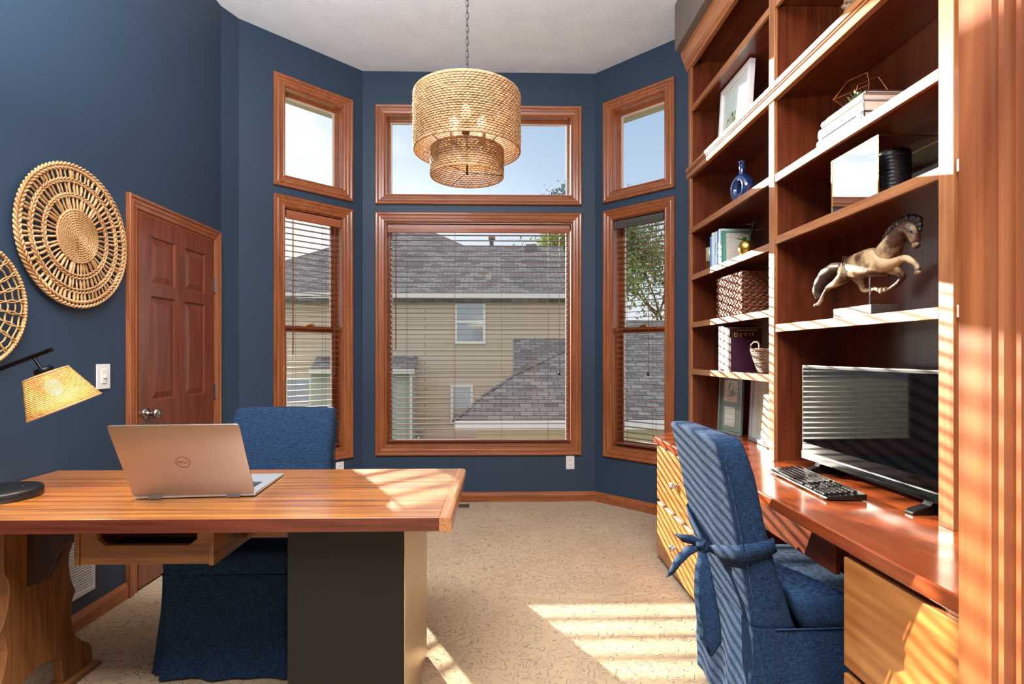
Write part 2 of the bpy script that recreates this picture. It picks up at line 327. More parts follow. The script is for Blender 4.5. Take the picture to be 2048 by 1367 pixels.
# ================================================================ ROOM SHELL
CZ = 3.70; YC = 4.68; XL = -1.945; XR = 1.64
A = Vector((-1.177, YC)); B = Vector((.826, YC)); J = Vector((-1.888, 3.969)); C0 = Vector((XL, 3.83)); J2 = Vector((1.54, 3.966))
def wall(name, p, q, holes=(), th=.16, h=CZ, m=navy, ext=.07, z0=0):
    """inside face runs from p to q, the room on the right-hand side"""
    p = Vector(p[:2]); q = Vector(q[:2]); L_ = (q-p).length; rz = math.atan2(q.y-p.y, q.x-p.x)
    M = Matrix.Translation((p.x, p.y, 0)) @ Matrix.Rotation(rz, 4, 'Z')
    xs = sorted({-ext, L_+ext} | {h_[0] for h_ in holes} | {h_[1] for h_ in holes}); zs = sorted({z0, h} | {h_[2] for h_ in holes} | {h_[3] for h_ in holes})
    b = MB()
    solid = lambda i, j: not any(a0-1e-6 <= xs[i] and xs[i+1] <= a1+1e-6 and b0-1e-6 <= zs[j] and zs[j+1] <= b1+1e-6 for a0, a1, b0, b1 in holes)
    for i in range(len(xs)-1):
        for j in range(len(zs)-1):
            if not solid(i, j): continue
            b.box(xs[i], 0, zs[j], xs[i+1], th, zs[j+1], M)
    o = b.build(name, m); struct(o); o['_m'] = 0; del o['_m']
    return o, M, rz
# windows: (x0, x1, z0, z1) of the clear opening along each wall
def opening(p, q, w0, w1):
    p = Vector(p); q = Vector(q); d = (q-p).normalized(); return (Vector(w0)-p).dot(d), (Vector(w1)-p).dot(d)
CW = .085
la, lb = opening(J, A, (-1.715, 4.142), (-1.245, 4.612)); ra, rb = opening(B, J2, (.89, 4.616), (1.355, 4.151))
ca, cb_ = opening(A, B, (-1.066, YC), (.708, YC))
UZ = (2.555+CW, 3.41-CW); LZ = (.40+CW, 2.488-CW)
holesL = [(la+CW, lb-CW)+UZ, (la+CW, lb-CW)+LZ]; holesR = [(ra+CW, rb-CW)+UZ, (ra+CW, rb-CW)+LZ]; holesC = [(ca+CW, cb_-CW)+UZ, (ca+CW, cb_-CW)+LZ]
wall('wall_left', (XL, -2.6), C0, ext=0)
wall('wall_left_return', C0, J, ext=.02)
_, ML, rL = wall('wall_bay_left', J, A, holesL)
_, MC, rC = wall('wall_center', A, B, holesC)
_, MR, rR = wall('wall_bay_right', B, J2, holesR)
wall('wall_right_return', J2, (XR, 3.80), ext=.0)
wall('wall_right', (XR, 3.80), (XR, -2.6), ext=0)
wall('wall_back', (XR, -2.6), (XL, -2.6), m=hall_m)
outline = [(XL-.16, -2.76), (XR+.16, -2.76), (XR+.16, 3.86), (1.66, 4.0), (.89, 4.84), (-1.24, 4.84), (-2.0, 4.02), (XL-.16, 3.83)]
struct(MB().prism(outline, -.12, 0).build('floor', carpet))
struct(MB().prism(outline, CZ, CZ+.1).build('ceiling', ceil_m))
# soffit above the bookcase
struct(MB().box(1.22, -2.6, 3.375, XR, 3.75, CZ-.001).build('wall_soffit', soff_m))
# roof overhang outside, above the upper windows
eo = [(-1.9, 3.6), (-1.24-.2, 4.84), (-1.24, 4.841), (.89, 4.841), (1.66, 4.0), (2.5, 4.3), (1.13, 5.42), (-1.48, 5.42), (-2.7, 4.2)]
m_ = MB()
m_.prism([(-2.10, 4.02), (-1.31, 4.85), (.96, 4.85), (1.75, 4.02), (2.15, 4.35), (1.16, 5.35), (-1.51, 5.35), (-2.50, 4.35)], 3.53, 3.68)
struct(m_.build('ceiling_eave_overhang', soffit_out))
g = MB()
for i in range(8): g.box(-1.15+i*.29, 4.86, 3.524, -1.143+i*.29, 5.33, 3.531)
struct(g.build('trim_eave_grooves', dark_slot))

PROF = [(0, 0), (0, .010), (.006, .015), (.012, .011), (.030, .014), (.036, .018), (.052, .020), (.058, .016), (.066, .022), (.078, .024), (.085, .018), (.085, 0)]
def casing(parent, x0, x1, z0, z1, M, name='casing', sides='lrtb', mats=trimw, prof=PROF):
    """mitred moulding round an opening (local x = along the wall, -y = into the room)"""
    o = MB()
    corner = lambda d: [(x0-d, z0-d), (x1+d, z0-d), (x1+d, z1+d), (x0-d, z1+d)]
    for k, sd in enumerate('brtl'):
        if sd not in sides: continue
        vs_ = []; n = len(prof)
        for d, h in prof:
            c = corner(d)
            if 'b' not in sides: c[0] = (c[0][0], z0); c[1] = (c[1][0], z0)
            a, b = c[k], c[(k+1) % 4]; vs_ += [(a[0], -h, a[1]), (b[0], -h, b[1])]
        fs = [(2*i, 2*i+1, 2*i+3, 2*i+2) for i in range(n-1)]+[tuple(2*i for i in range(n)), tuple(2*i+1 for i in range(n))[::-1]]
        (o if sd in 'tb' else o).add(vs_, fs, M)
        (MB().add(vs_, fs, M)).build(name, mats['x' if sd in 'tb' else 'z'], parent, weld=True)
def ringbox(m, x0, x1, z0, z1, w_, y0, y1, M=None):
    m.box(x0, y0, z0, x1, y1, z0+w_, M).box(x0, y0, z1-w_, x1, y1, z1, M).box(x0, y0, z0+w_, x0+w_, y1, z1-w_, M).box(x1-w_, y0, z0+w_, x1, y1, z1-w_, M)
    return m
wn = [0]
def window(M, hole, kind):
    wn[0] += 1; x0, x1, z0, z1 = hole
    o = thing('window_%d' % wn[0], None, None, kind='structure'); 
    casing(o, x0, x1, z0, z1, M)
    ringbox(MB(), x0-.002, x1+.002, z0-.002, z1+.002, .010, .0, .15, M).build('jamb_lining', trimw['z'], o)
    x0 += .008; x1 -= .008; z0 += .008; z1 -= .008
    if kind == 'fixed':
        m = MB(); ringbox(m, x0, x1, z0, z1, .008, .070, .092, M); ringbox(m, x0, x1, z0, z1, .018, .092, .125, M); m.build('sash_frame', trimw['x'], o, .002)
        ringbox(MB(), x0+.018, x1-.018, z0+.018, z1-.018, .009, .10, .122, M).build('glazing_bead', sash_m, o)
        MB().box(x0+.024, .110, z0+.024, x1-.024, .114, z1-.024, M).build('glass_pane', glass, o)
    elif kind == 'picture':
        ringbox(MB(), x0, x1, z0, z1, .018, .085, .125, M).build('sash_frame', trimw['x'], o, .002)
        ringbox(MB(), x0+.018, x1-.018, z0+.018, z1-.018, .012, .10, .122, M).build('glazing_bead', sash_m, o)
        MB().box(x0+.028, .110, z0+.028, x1-.028, .114, z1-.028, M).build('glass_pane', glass, o)
    else:
        zm = 1.475
        ringbox(MB(), x0, x1, zm-.015, z1, .035, .118, .146, M).build('upper_sash', trimw['z'], o, .002)
        ringbox(MB(), x0+.033, x1-.033, zm+.018, z1-.033, .008, .122, .14, M).build('glazing_bead', sash_m, o)
        MB().box(x0+.038, .130, zm+.02, x1-.038, .134, z1-.038, M).build('glass_pane', glass, o)
        ringbox(MB(), x0, x1, z0, zm+.02, .042, .085, .116, M).build('lower_sash', trimw['z'], o, .002)
        ringbox(MB(), x0+.04, x1-.04, z0+.04, zm-.02, .008, .09, .112, M).build('glazing_bead', sash_m, o)
        MB().box(x0+.045, .100, z0+.045, x1-.045, .104, zm-.022, M).build('glass_pane', glass, o)
        MB().box((x0+x1)/2-.03, .078, zm+.02, (x0+x1)/2+.03, .10, zm+.032, M).tube([M @ Vector(((x0+x1)/2-.01, .082, zm+.036)), M @ Vector(((x0+x1)/2+.035, .078, zm+.040))], .005, 6).build('sash_lock', brass, o)
    return o
window(ML, holesL[0], 'fixed'); window(MC, holesC[0], 'fixed'); window(MR, holesR[0], 'fixed')
window(ML, holesL[1], 'hung'); window(MC, holesC[1], 'picture'); window(MR, holesR[1], 'hung')

def blind(M, hole, label, wand_u, cord_u, ladders, vm=valance_m, wand_len=.85, tassel_z=1.12):
    x0, x1, z0, z1 = hole; x0 += .02; x1 -= .02
    loc = M @ Vector((x0, .045, z1)); rz = math.atan2(M[1][0], M[0][0])
    o = thing('window_blind', label, 'window blind', loc, rz, 'wooden slatted blinds in the lower windows')
    W_ = x1-x0; H_ = z1-z0-.02
    MB().box(0, -.030, -.055, W_, .028, -.015).build('headrail', vm, o, .002, local=True)
    MB().prism([(-.046, -.085), (-.036, -.088), (-.034, -.015), (-.046, -.018), (-.050, -.05)], -.003, W_+.003, 'x').build('valance', vm, o, .002, local=True)
    p = .0445; n = int((H_-.10)/p); m = MB(); tilt = R(1.8); lad = MB(); dy = .0245*math.cos(tilt); dz = .0245*math.sin(tilt)
    zb = -H_+.01
    for i in range(n):
        z = -.100-i*((H_-.125)/(n-1))
        m.add([(.004, -dy, z-dz-.0014), (W_-.004, -dy, z-dz-.0014), (W_-.004, dy, z+dz-.0014), (.004, dy, z+dz-.0014), (.004, -dy, z-dz+.0014), (W_-.004, -dy, z-dz+.0014), (W_-.004, dy, z+dz+.0014), (.004, dy, z+dz+.0014)],
              [(3, 2, 1, 0), (4, 5, 6, 7), (0, 1, 5, 4), (1, 2, 6, 5), (2, 3, 7, 6), (3, 0, 4, 7)])
        for u in ladders: lad.box(u*W_-.001, -.026, z-.003, u*W_+.001, .026, z-.0016)
    m.build('slats', slat_m, o, local=True)
    MB().box(.003, -.026, zb, W_-.003, .026, zb+.016).build('bottom_rail', slat_m, o, .003, local=True)
    for u in ladders: lad.box(u*W_-.001, -.0275, zb, u*W_+.001, -.0262, -.06).box(u*W_-.001, .0262, zb, u*W_+.001, .0275, -.06)
    lad.build('ladder_cords', slat_m, o, local=True)
    MB().tube([(wand_u*W_, -.054, -.075), (wand_u*W_, -.054, -.075-wand_len)], .0045, 8).build('tilt_wand', slat_m, o, local=True)
    zt = tassel_z-z1; c = MB().tube([(cord_u*W_, -.052, -.08), (cord_u*W_, -.052, zt)], .0013, 5).tube([(cord_u*W_+.006, -.052, -.08), (cord_u*W_+.004, -.052, zt)], .0013, 5); c.build('pull_cord', slat_m, o, local=True)
    MB().lathe([(.004, 0), (.008, -.004), (.011, -.028), (.010, -.032), (0, -.032)], (cord_u*W_+.002, -.052, zt), 12).build('cord_tassel', blackp, o, local=True)
    return o
blind(ML, holesL[1], 'wooden slatted blind in the tall narrow window left of the wide picture window', .10, .86, (.17, .72), wand_len=1.06)
blind(MC, holesC[1], 'wide wooden slatted blind in the big central picture window', .045, .942, (.10, .365, .625, .885), wand_len=1.02)
blind(MR, holesR[1], 'wooden slatted blind in the tall narrow window beside the bookcase', .88, .72, (.18, .78), vm=mat('grey_blind_valance', '#4a4642', .4), wand_len=.3, tassel_z=1.13)

# baseboards
def baseboard(name, p, q, cut0=0, cut1=0):
    p = Vector(p[:2]); q = Vector(q[:2]); d = (q-p).normalized(); L_ = (q-p).length; rz = math.atan2(d.y, d.x); M = Matrix.Translation((p.x, p.y, 0)) @ Matrix.Rotation(rz, 4, 'Z')
    prof = [(0, .001), (-.014, .001), (-.014, .055), (-.010, .068), (-.006, .072), (-.004, .082), (0, .084)]
    struct(MB().prism(prof, cut0, L_-cut1, 'x', M).build(name, trimw['x'] if abs(d.x) > .5 else woody))
woody = wood('baseboard_wood', '#8a4a28', '#b06c42', 'y', .3, .3)
baseboard('baseboard_left', (XL, -2.6), C0, 0, 3.83-2.868); baseboard('baseboard_left_return', C0, J); baseboard('baseboard_bay_left', J, A); baseboard('baseboard_center', A, B); baseboard('baseboard_bay_right', B, J2, 0, .35)

# ================================================================ DOOR in the left wall
d = thing('door_1', None, None, kind='structure')
DY0, DY1, DZ = 2.935, 3.725, 2.035
MD = Matrix.Translation((XL, DY0, 0)) @ Matrix.Rotation(R(90), 4, 'Z')   # local x = +Y, local -y = +X (into the room)
DW = DY1-DY0
casing(d, 0, DW, .0, DZ+.01, MD, sides='lrt', prof=[(a*.82, b) for a, b in PROF])
m = MB().box(0, -.006, 0, .012, .0, DZ+.01, MD).box(DW-.012, -.006, 0, DW, 0, DZ+.01, MD).box(0, -.006, DZ, DW, 0, DZ+.01, MD); m.build('door_stop', trimw['z'], d)
leaf = MB(); x0, x1 = .014, DW-.014; zc = [.012, .20, .82, 1.01, 1.595, 1.665, 1.925, DZ-.002]; sx = [x0, x0+.105, (x0+x1)/2-.05, (x0+x1)/2+.05, x1-.105, x1]
for i in range(5):
    for j in range(7):
        panel = i in (1, 3) and j in (1, 3, 5)
        if not panel: leaf.box(sx[i], -.010, zc[j], sx[i+1], -.001, zc[j+1], MD)
lf = leaf.build('door_leaf', doorw, d)
for i in (1, 3):
    for j in (1, 3, 5):
        a0, a1, b0, b1 = sx[i], sx[i+1], zc[j], zc[j+1]; k = .035
        rings = [(0, .010, 0), (.008, .003, 0), (.013, .002, 0), (.045, .0085, 0)]
        vs_ = []
        for q, h, _ in rings: vs_ += [(a0+q, -h, b0+q), (a1-q, -h, b0+q), (a1-q, -h, b1-q), (a0+q, -h, b1-q)]
        fs = [(r*4+t, r*4+(t+1) % 4, (r+1)*4+(t+1) % 4, (r+1)*4+t) for r in range(3) for t in range(4)]+[(12, 13, 14, 15)]
        MB().add(vs_, fs, MD).build('raised_panel', doorw, lf)
kz = .945
Mk = MD @ Matrix.Translation((.075, 0, kz)) @ Matrix.Rotation(R(90), 4, 'X')
MB().lathe([(0, .004), (.032, .010), (.033, .014), (.028, .018), (.014, .022), (.013, .045), (.020, .050), (.029, .060), (.030, .072), (.024, .082), (.010, .086), (0, .086)], (0, 0, 0), 28, Mk).build('door_knob', mat('satin_nickel', '#b4b2ae', .22, 1), d)
for hz in (1.735, 1.02, .30):
    h = MB().box(DW-.014, -.016, hz-.045, DW+.006, -.0095, hz+.045, MD)
    h.tube([MD @ Vector((DW-.004, -.018, hz-.048)), MD @ Vector((DW-.004, -.018, hz+.048))], .006, 8); h.build('door_hinge', chrome, d)

# near post of the doorway on the right, moulded
post = [(x*.715, y*.715) for x, y in ((.700, .811), (.700, .756), (.706, .752), (.706, .749), (.700, .745), (.700, .737), (.711, .731), (.711, .726), (.703, .722), (.703, .715), (.711, .710), (.713, .40), (.90, .40), (.90, .811))]
struct(MB().prism(post, 0.002, CZ-.002).build('trim_1', wood('doorway_casing_wood', '#713619', '#a6623a', 'z', .28, .5, fine=60)))

# light switch, outlets, vents
t = thing('light_switch', 'white light switch plate on the blue wall left of the door', 'light switch', (XL, 2.70, 1.16))
MB().box(XL, 2.655, 1.10, XL+.006, 2.745, 1.222).build('cover_plate', white_p, t, .002)
MB().box(XL+.005, 2.683, 1.128, XL+.010, 2.717, 1.196).build('rocker', white_p, t, .0015)
MB().box(XL+.010, 2.694, 1.155, XL+.020, 2.706, 1.166).build('toggle', white_p, t, .001)
def outlet(M, label, x, z):
    o = thing('power_outlet', label, 'power outlet', M @ Vector((x, 0, z)), math.atan2(M[1][0], M[0][0]), 'power outlets under the windows')
    MB().box(-.036, -.006, -.058, .036, 0, .058).build('cover_plate', white_p, o, .002, local=True)
    for s_ in (-.022, .022):
        MB().box(-.016, -.0075, s_-.014, .016, -.005, s_+.014).build('socket', white_p, o, .003, local=True)
        MB().box(-.008, -.0082, s_-.002, -.005, -.0074, s_+.007).box(.005, -.0082, s_-.002, .008, -.0074, s_+.007).box(-.002, -.0082, s_-.011, .002, -.0074, s_-.007).build('socket_holes', dark_slot, o, local=True)
outlet(MC, 'white power outlet below the right corner of the picture window', .61+1.177, .335)
pL = at(686, 931, n=(-1, 1, 0), c=YC+1.177); outlet(ML, 'white power outlet partly hidden behind the chair at the long desk', (pL.xy-J).length-.03, pL.z-.02)
t = thing('wall_vent', 'white louvred air vent low on the left wall under the desk', 'air vent', (XL, 2.45, .17))
ringbox(MB(), 2.26, 2.64, .15, .45, .022, -.0, .010, Matrix.Translation((XL+.010, 0, 0)) @ Matrix.Rotation(R(90), 4, 'Z') @ Matrix.Identity(4)).build('grille_frame', white_p, t, .002)
m = MB()
for i in range(22): z = .18+i*.0118; m.add([(XL+.001, 2.27, z), (XL+.001, 2.63, z), (XL+.009, 2.63, z-.008), (XL+.009, 2.27, z-.008), (XL+.001, 2.27, z+.0015), (XL+.001, 2.63, z+.0015), (XL+.009, 2.63, z-.0065), (XL+.009, 2.27, z-.0065)], [(0, 1, 2, 3), (7, 6, 5, 4), (0, 4, 5, 1), (1, 5, 6, 2), (2, 6, 7, 3), (3, 7, 4, 0)])
m.build('louvres', white_p, t)
p = at(934, 1012, Z=0)
t = thing('floor_register', 'small brown metal floor register in the carpet by the far baseboard', 'floor vent', (p.x, p.y, 0))
MB().box(-.13, -.05, .002, .02, .05, .007).build('register_frame', mat('brown_register', '#6f5a48', .5, .3), t, .002, local=True)
m = MB()
for i in range(9): m.box(-.12+i*.015, -.035, .0072, -.113+i*.015, .035, .0078)
m.build('register_slots', dark_slot, t, local=True)

# ================================================================ OUTSIDE
DH = 24.0
def on(px, py, y=DH): return at(px, py, Y=y)
struct(MB().box(-60, 7, -3.1, 60, 90, -2.8).build('floor_lawn', grass_m))
h = thing('neighbor_house', 'beige sided two-storey house with grey shingle roof seen through the blinds', 'house', (on(850, 700).x, DH, -2.8))
def panel(px0, py0, px1, py1, y, depth, name, m_, par, bevel=0):
    a = on(px0, py0, y); b = on(px1, py1, y); return MB().box(a.x, y, b.z, b.x, y+depth, a.z).build(name, m_, par, bevel)
a = on(550, 594); b = on(1141, 594)
MB().box(a.x, DH, -2.8, b.x, DH+7, a.z).build('wall', siding, h)
ze = on(800, 590, DH-.35).z
pitch = .62; c_ = ze-pitch*(DH-.35)
rp = [at(x, y, n=(0, -pitch, 1), c=c_) for x, y in ((540, 592), (549, 527), (566, 521), (665, 492), (782, 457), (850, 456), (930, 491), (1124, 491), (1136, 530), (1144, 590))]
bk = [Vector((p.x, p.y+.15, p.z-.3)) for p in rp]; n = len(rp)
MB().add(rp+bk, [tuple(range(n))[::-1], tuple(range(n, 2*n))]+[(i, (i+1) % n, n+(i+1) % n, n+i) for i in range(n)]).build('roof', shing, h)
panel(541, 584, 1145, 597, DH-.42, .12, 'fascia', fascia, h)
p = at(983, 491, n=(0, -pitch, 1), c=c_); MB().lathe([(.11, -.6), (.11, .30), (.20, .32), (.20, .48), (0, .5)], (p.x, p.y, p.z), 16).build('vent_pipe', mat('grey_pipe', '#70706e', .6), h)
p = at(1062, 498, n=(0, -pitch, 1), c=c_); MB().box(p.x-.3, p.y-.2, p.z-.1, p.x+.3, p.y+.25, p.z+.22).build('roof_vent', mat('grey_vent', '#6a6d72', .7), h)
def hwin(px0, py0, px1, py1, par, y=DH, mid=None):
    a = on(px0, py0, y-.06); b = on(px1, py1, y-.06)
    f = ringbox(MB(), a.x, b.x, b.z, a.z, .11, y-.06, y+.02).build('window', house_trim, par)
    if mid: zc_ = on(px0, mid, y-.06).z; MB().box(a.x+.1, y-.05, zc_-.05, b.x-.1, y, zc_+.05).build('meeting_rail', house_trim, f)
    MB().box(a.x+.1, y-.03, b.z+.1, b.x-.1, y-.01, a.z-.1).build('pane', pane_m, f)
hwin(909, 600, 971, 687, h, mid=643); hwin(901, 770, 946, 846, h); hwin(570, 755, 623, 812, h)
# bump-out with its own small roof
yb = DH-1.2
a = on(622, 742, yb); b = on(824, 742, yb)
MB().box(a.x, yb, -2.8, b.x, DH-.01, a.z).build('bay_wall', green_wall, h)
r0 = on(618, 743, yb-.2); r1 = on(828, 743, yb-.2); r2 = on(834, 711, DH-.02); r3 = on(633, 713, DH-.02)
MB().add([r0, r1, r2, r3]+[v-Vector((0, 0, .1)) for v in (r0, r1, r2, r3)], [(0, 1, 2, 3), (7, 6, 5, 4), (0, 4, 5, 1), (1, 5, 6, 2), (2, 6, 7, 3), (3, 7, 4, 0)]).build('bay_roof', shing, h)
panel(617, 738, 829, 747, yb-.24, .04, 'bay_fascia', fascia, h)
a = on(822, 747, yb-.1); MB().tube([(a.x, yb-.08, a.z), (a.x, yb-.08, -2.7)], .05, 8).build('downspout', house_trim, h)
panel(827, 862, 846, 888, DH-.15, .14, 'meter_box', mat('grey_meter_box', '#9a9a96', .5, .3), h, .02)
p = on(836, 876, DH-.17); MB().ball((p.x, DH-.17, p.z), .10, 12).build('meter_dial', chrome, h)
# garage wing with a hip roof, nearer
G = 12.0
g = thing('garage', 'low garage wing with dark shingle hip roof and white fascia below the big window', 'garage', (on(1150, 800, G).x, G, -2.8))
zg = on(1100, 845, G).z; pg = .42; cg = zg-pg*G
rp = [at(x, y, n=(0, -pg, 1), c=cg) for x, y in ((909, 843), (1420, 843), (1420, 640), (1228, 640), (1137, 697), (1026, 749))]
n = len(rp); bk = [Vector((p.x+.05, p.y+.1, p.z-.18)) for p in rp]
MB().add(rp+bk, [tuple(range(n)), tuple(range(n, 2*n))[::-1]]+[(i, n+i, n+(i+1) % n, (i+1) % n) for i in range(n)]).build('roof', shing2, g)
rid = [at(x, y, n=(0, -pg, 1), c=cg) for x, y in ((907, 843), (965, 793), (1026, 751), (1137, 698), (1228, 641))]
MB().tube([v+Vector((0, 0, .01)) for v in rid], .055, 6, flat=.5).build('ridge_cap', shing2, g)
a = on(909, 843, G-.02); b = on(1420, 857, G-.02); MB().box(a.x, G-.10, b.z, b.x, G-.02, a.z+.02).build('fascia', fascia, g)
a = on(955, 857, G+.1); b = on(1420, 857, G+.1); MB().box(a.x, G+.1, -2.8, b.x, G+7, b.z).build('wall', cream_wall, g)
ys = 15.0; cs = on(1080, 676, ys+1.6).z-.75*(ys+1.6)
rp = [at(x, y, n=(0, -.75, 1), c=cs) for x, y in ((1026, 790), (1190, 790), (1190, 676), (1026, 676))]; bk = [Vector((p.x, p.y+.1, p.z-.15)) for p in rp]
MB().add(rp+bk, [(0, 1, 2, 3), (7, 6, 5, 4), (0, 4, 5, 1), (1, 5, 6, 2), (2, 6, 7, 3), (3, 7, 4, 0)]).build('upper_roof', shing2, g)

def tree(name, label, base, height, spread, nleaf, lean=0, seed=3, lsize=.12, lm=tree_leaf, dens=5, thick=.013, gs=1.0):
    rnd = random.Random(seed); o = thing(name, label, 'tree', base, group='trees beyond the houses'); tr = MB(); tips = []
    def grow(p, d_, L_, r, k):
        q = p+d_*L_; mid = (p+q)/2+Vector([rnd.uniform(-.06, .06)*L_ for _ in range(3)]); tr.tube([p, mid, q], [r, r*.8, r*.62], 6)
        if k >= 2: tips.extend([(mid, L_), (q, L_)])
        if k < dens:
            for _ in range(3 if k < 3 else 2):
                nd = (d_+Vector((rnd.uniform(-1, 1)*spread, rnd.uniform(-1, 1)*spread, rnd.uniform(-.25, .7)))).normalized(); grow(q, nd, L_*rnd.uniform(.62, .82), r*.6, k+1)
    grow(Vector((0, 0, 0)), Vector((lean, 0, 1)).normalized(), height*.34, height*thick, 0)
    tr.build('trunk_and_branches', bark, o, local=True); lv = MB()
    for _ in range(nleaf):
        p, L_ = rnd.choice(tips); c = p+Vector([rnd.gauss(0, (.32*L_+.15)*gs) for _ in range(3)]); u = Vector([rnd.uniform(-1, 1) for _ in range(3)]).normalized(); v = u.orthogonal().normalized(); s_ = lsize*rnd.uniform(.6, 1.3)
        lv.add([c-u*s_, c+v*s_*.45, c+u*s_, c-v*s_*.45], [(0, 1, 2, 3)])
    lv.build('foliage', lm, o, local=True)
tree('leafy_tree', 'pale green airy tree spreading behind the narrow window by the bookcase', (9.3, 27.5, -2.8), 11.2, .8, 14000, -.12, 5, .13)
tree('leafy_tree', 'pale leafy tree top rising over the right end of the shingle roof', (4.4, 33, -2.8), 11.7, .7, 3600, 0, 11, .15)
tree('evergreen_tree', 'thin dark tree tip just above the sill of the wide upper window', (6.3, 50, -2.8), 18.5, .22, 2600, 0, 21, .17, mat('evergreen_leaf', '#3e4c34', .8), 4, gs=.45)
# ================================================================ BOOKCASE, WORKTOP, CABINETS (right side)
BX = 1.31; TZ = .76
YD = 2.585      # centre of the divider
bk_ = thing('bookcase', 'tall built-in cherry wood bookcase with open shelves standing on the worktop', 'bookcase', (BX, YD, TZ))
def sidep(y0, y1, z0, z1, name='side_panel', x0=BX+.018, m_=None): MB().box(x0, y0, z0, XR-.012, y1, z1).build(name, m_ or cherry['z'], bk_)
stiles = [(3.695, 3.735), (2.56, 2.61), (1.535, 1.59)]
for y0, y1 in stiles:
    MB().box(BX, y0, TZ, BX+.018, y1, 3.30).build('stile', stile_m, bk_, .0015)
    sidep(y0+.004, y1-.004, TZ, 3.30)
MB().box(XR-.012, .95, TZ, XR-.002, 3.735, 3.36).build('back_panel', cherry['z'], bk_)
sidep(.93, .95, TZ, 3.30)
def shelf(y0, y1, z, z_t=.026, lip=.036, name='shelf'):
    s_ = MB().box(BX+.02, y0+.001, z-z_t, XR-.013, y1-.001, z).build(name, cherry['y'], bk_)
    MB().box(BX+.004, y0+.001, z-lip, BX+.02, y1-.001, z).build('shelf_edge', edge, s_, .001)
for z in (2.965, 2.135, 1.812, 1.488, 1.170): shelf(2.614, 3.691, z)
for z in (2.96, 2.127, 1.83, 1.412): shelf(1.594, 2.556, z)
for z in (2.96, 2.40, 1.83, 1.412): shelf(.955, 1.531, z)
# grooved rail between the upper and lower section, with the fixed shelf behind it
m = MB().prism([(BX+.02, 2.482), (BX-.006, 2.482), (BX-.010, 2.490), (BX-.010, 2.512), (BX-.004, 2.514), (BX-.004, 2.518), (BX-.012, 2.520), (BX-.012, 2.525), (BX-.005, 2.527), (BX-.005, 2.531), (BX-.014, 2.533), (BX-.018, 2.552), (BX+.02, 2.552)], .95, 3.745, 'y')
m.build('grooved_rail', edge, bk_)
MB().box(BX+.021, .955, 2.525, XR-.013, 3.69, 2.55).build('fixed_shelf', cherry['y'], bk_)
# crown
MB().prism([(BX+.02, 3.24), (BX-.004, 3.24), (BX-.006, 3.262), (BX-.016, 3.270), (BX-.020, 3.300), (BX-.040, 3.335), (BX-.044, 3.372), (BX+.02, 3.372)], .95, 3.765, 'y').build('crown_moulding', wood('crown_wood', '#8a4a26', '#b57444', 'y', .3, .3), bk_)
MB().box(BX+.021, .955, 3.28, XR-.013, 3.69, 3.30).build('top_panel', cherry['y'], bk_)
# shelf pin holes in the sides facing the camera
for y, z0, z1 in ((3.6985, .9, 3.2), (2.5635, .9, 3.2)):
    m = MB()
    for zz in [z0+i*.032 for i in range(int((z1-z0)/.032))]:
        for xx in (BX+.065,): m.lathe([(.0028, 0), (0, 0)], (0, 0, 0), 8, Matrix.Translation((xx, y-.0008, zz)) @ Matrix.Rotation(R(90), 4, 'X'), False)
    m.build('shelf_pin_holes', dark_slot, bk_)['kind'] = 'stuff'

# worktop
wt = MB().prism([(.965, .95), (XR-.002, .95), (XR-.002, 3.74), (1.33, 3.74), (.965, 3.385)], TZ-.042, TZ, 'z').build('worktop', top_m, None, .006, 3)
tag(wt, 'long glossy cherry wood worktop running along the right wall under the bookcase', 'worktop')
knob_m = mat('patterned_ceramic_knob', '#d8d4d0', .3, var=(160, '#1c2438', .03))
def cabinet(name, label, y0, y1, fronts, end=False, sx_=1.0, chamfer=False):
    o = thing(name, label, 'drawer cabinet', (1.0, (y0+y1)/2, 0), group='drawer cabinets under the worktop')
    poly = [(1.0, y0), (XR-.02, y0), (XR-.02, y1+(.33 if chamfer else 0)), (1.32 if chamfer else 1.0, y1+(.33 if chamfer else 0)), (1.0, y1)]
    if not chamfer: poly = [(1.0, y0), (XR-.02, y0), (XR-.02, y1), (1.0, y1)]
    MB().prism(poly, .06, TZ-.044).build('carcass', cherry['z'], o, .002)
    poly = [(x+(.05 if x < 1.1 else 0), y) for x, y in poly]; MB().prism(poly, .003, .06).build('plinth', cherry['y'], o)
    for z0, z1, kn in fronts:
        f = MB().box(.980, y0+.004, z0, .9995, y1-.006, z1).build('drawer_front', drawer_m, o, .004, 3)
        if kn:
            Mk = Matrix.Translation((.980, (y0+y1)/2, (z0+z1)/2)) @ Matrix.Rotation(R(-90), 4, 'Y')
            MB().lathe([(0, 0), (.008, .001), (.007, .010), (.015, .015), (.0185, .024), (.016, .033), (.006, .037), (0, .037)], (0, 0, 0), 20, Mk).build('knob', knob_m, f)
    return o
cabinet('drawer_cabinet', 'far drawer cabinet with two round knobs, striped by blind shadows, beside the window', 2.62, 3.365, [(.375, .705, 1), (.03, .355, 1)], chamfer=True)
cabinet('drawer_cabinet', 'near drawer cabinet under the worktop, right of the knee space, lit golden', .95, 1.53, [(.385, .695, 0), (.03, .365, 0)])
o = thing('pencil_drawer', 'shallow cherry drawer hung under the worktop above the seat of the tied chair', 'drawer', (1.04, 2.1, .6))
MB().box(1.04, 1.66, .585, 1.06, 2.60, .70).build('drawer_front', cherry['y'], o, .003)
MB().box(1.062, 1.68, .60, 1.50, 2.59, .705).build('drawer_box', cherry['y'], o)
MB().box(1.10, 1.60, .60, 1.52, 1.66, TZ-.044).build('drawer_runner', mat('drawer_runner_wood', '#a8896a', .6), o)

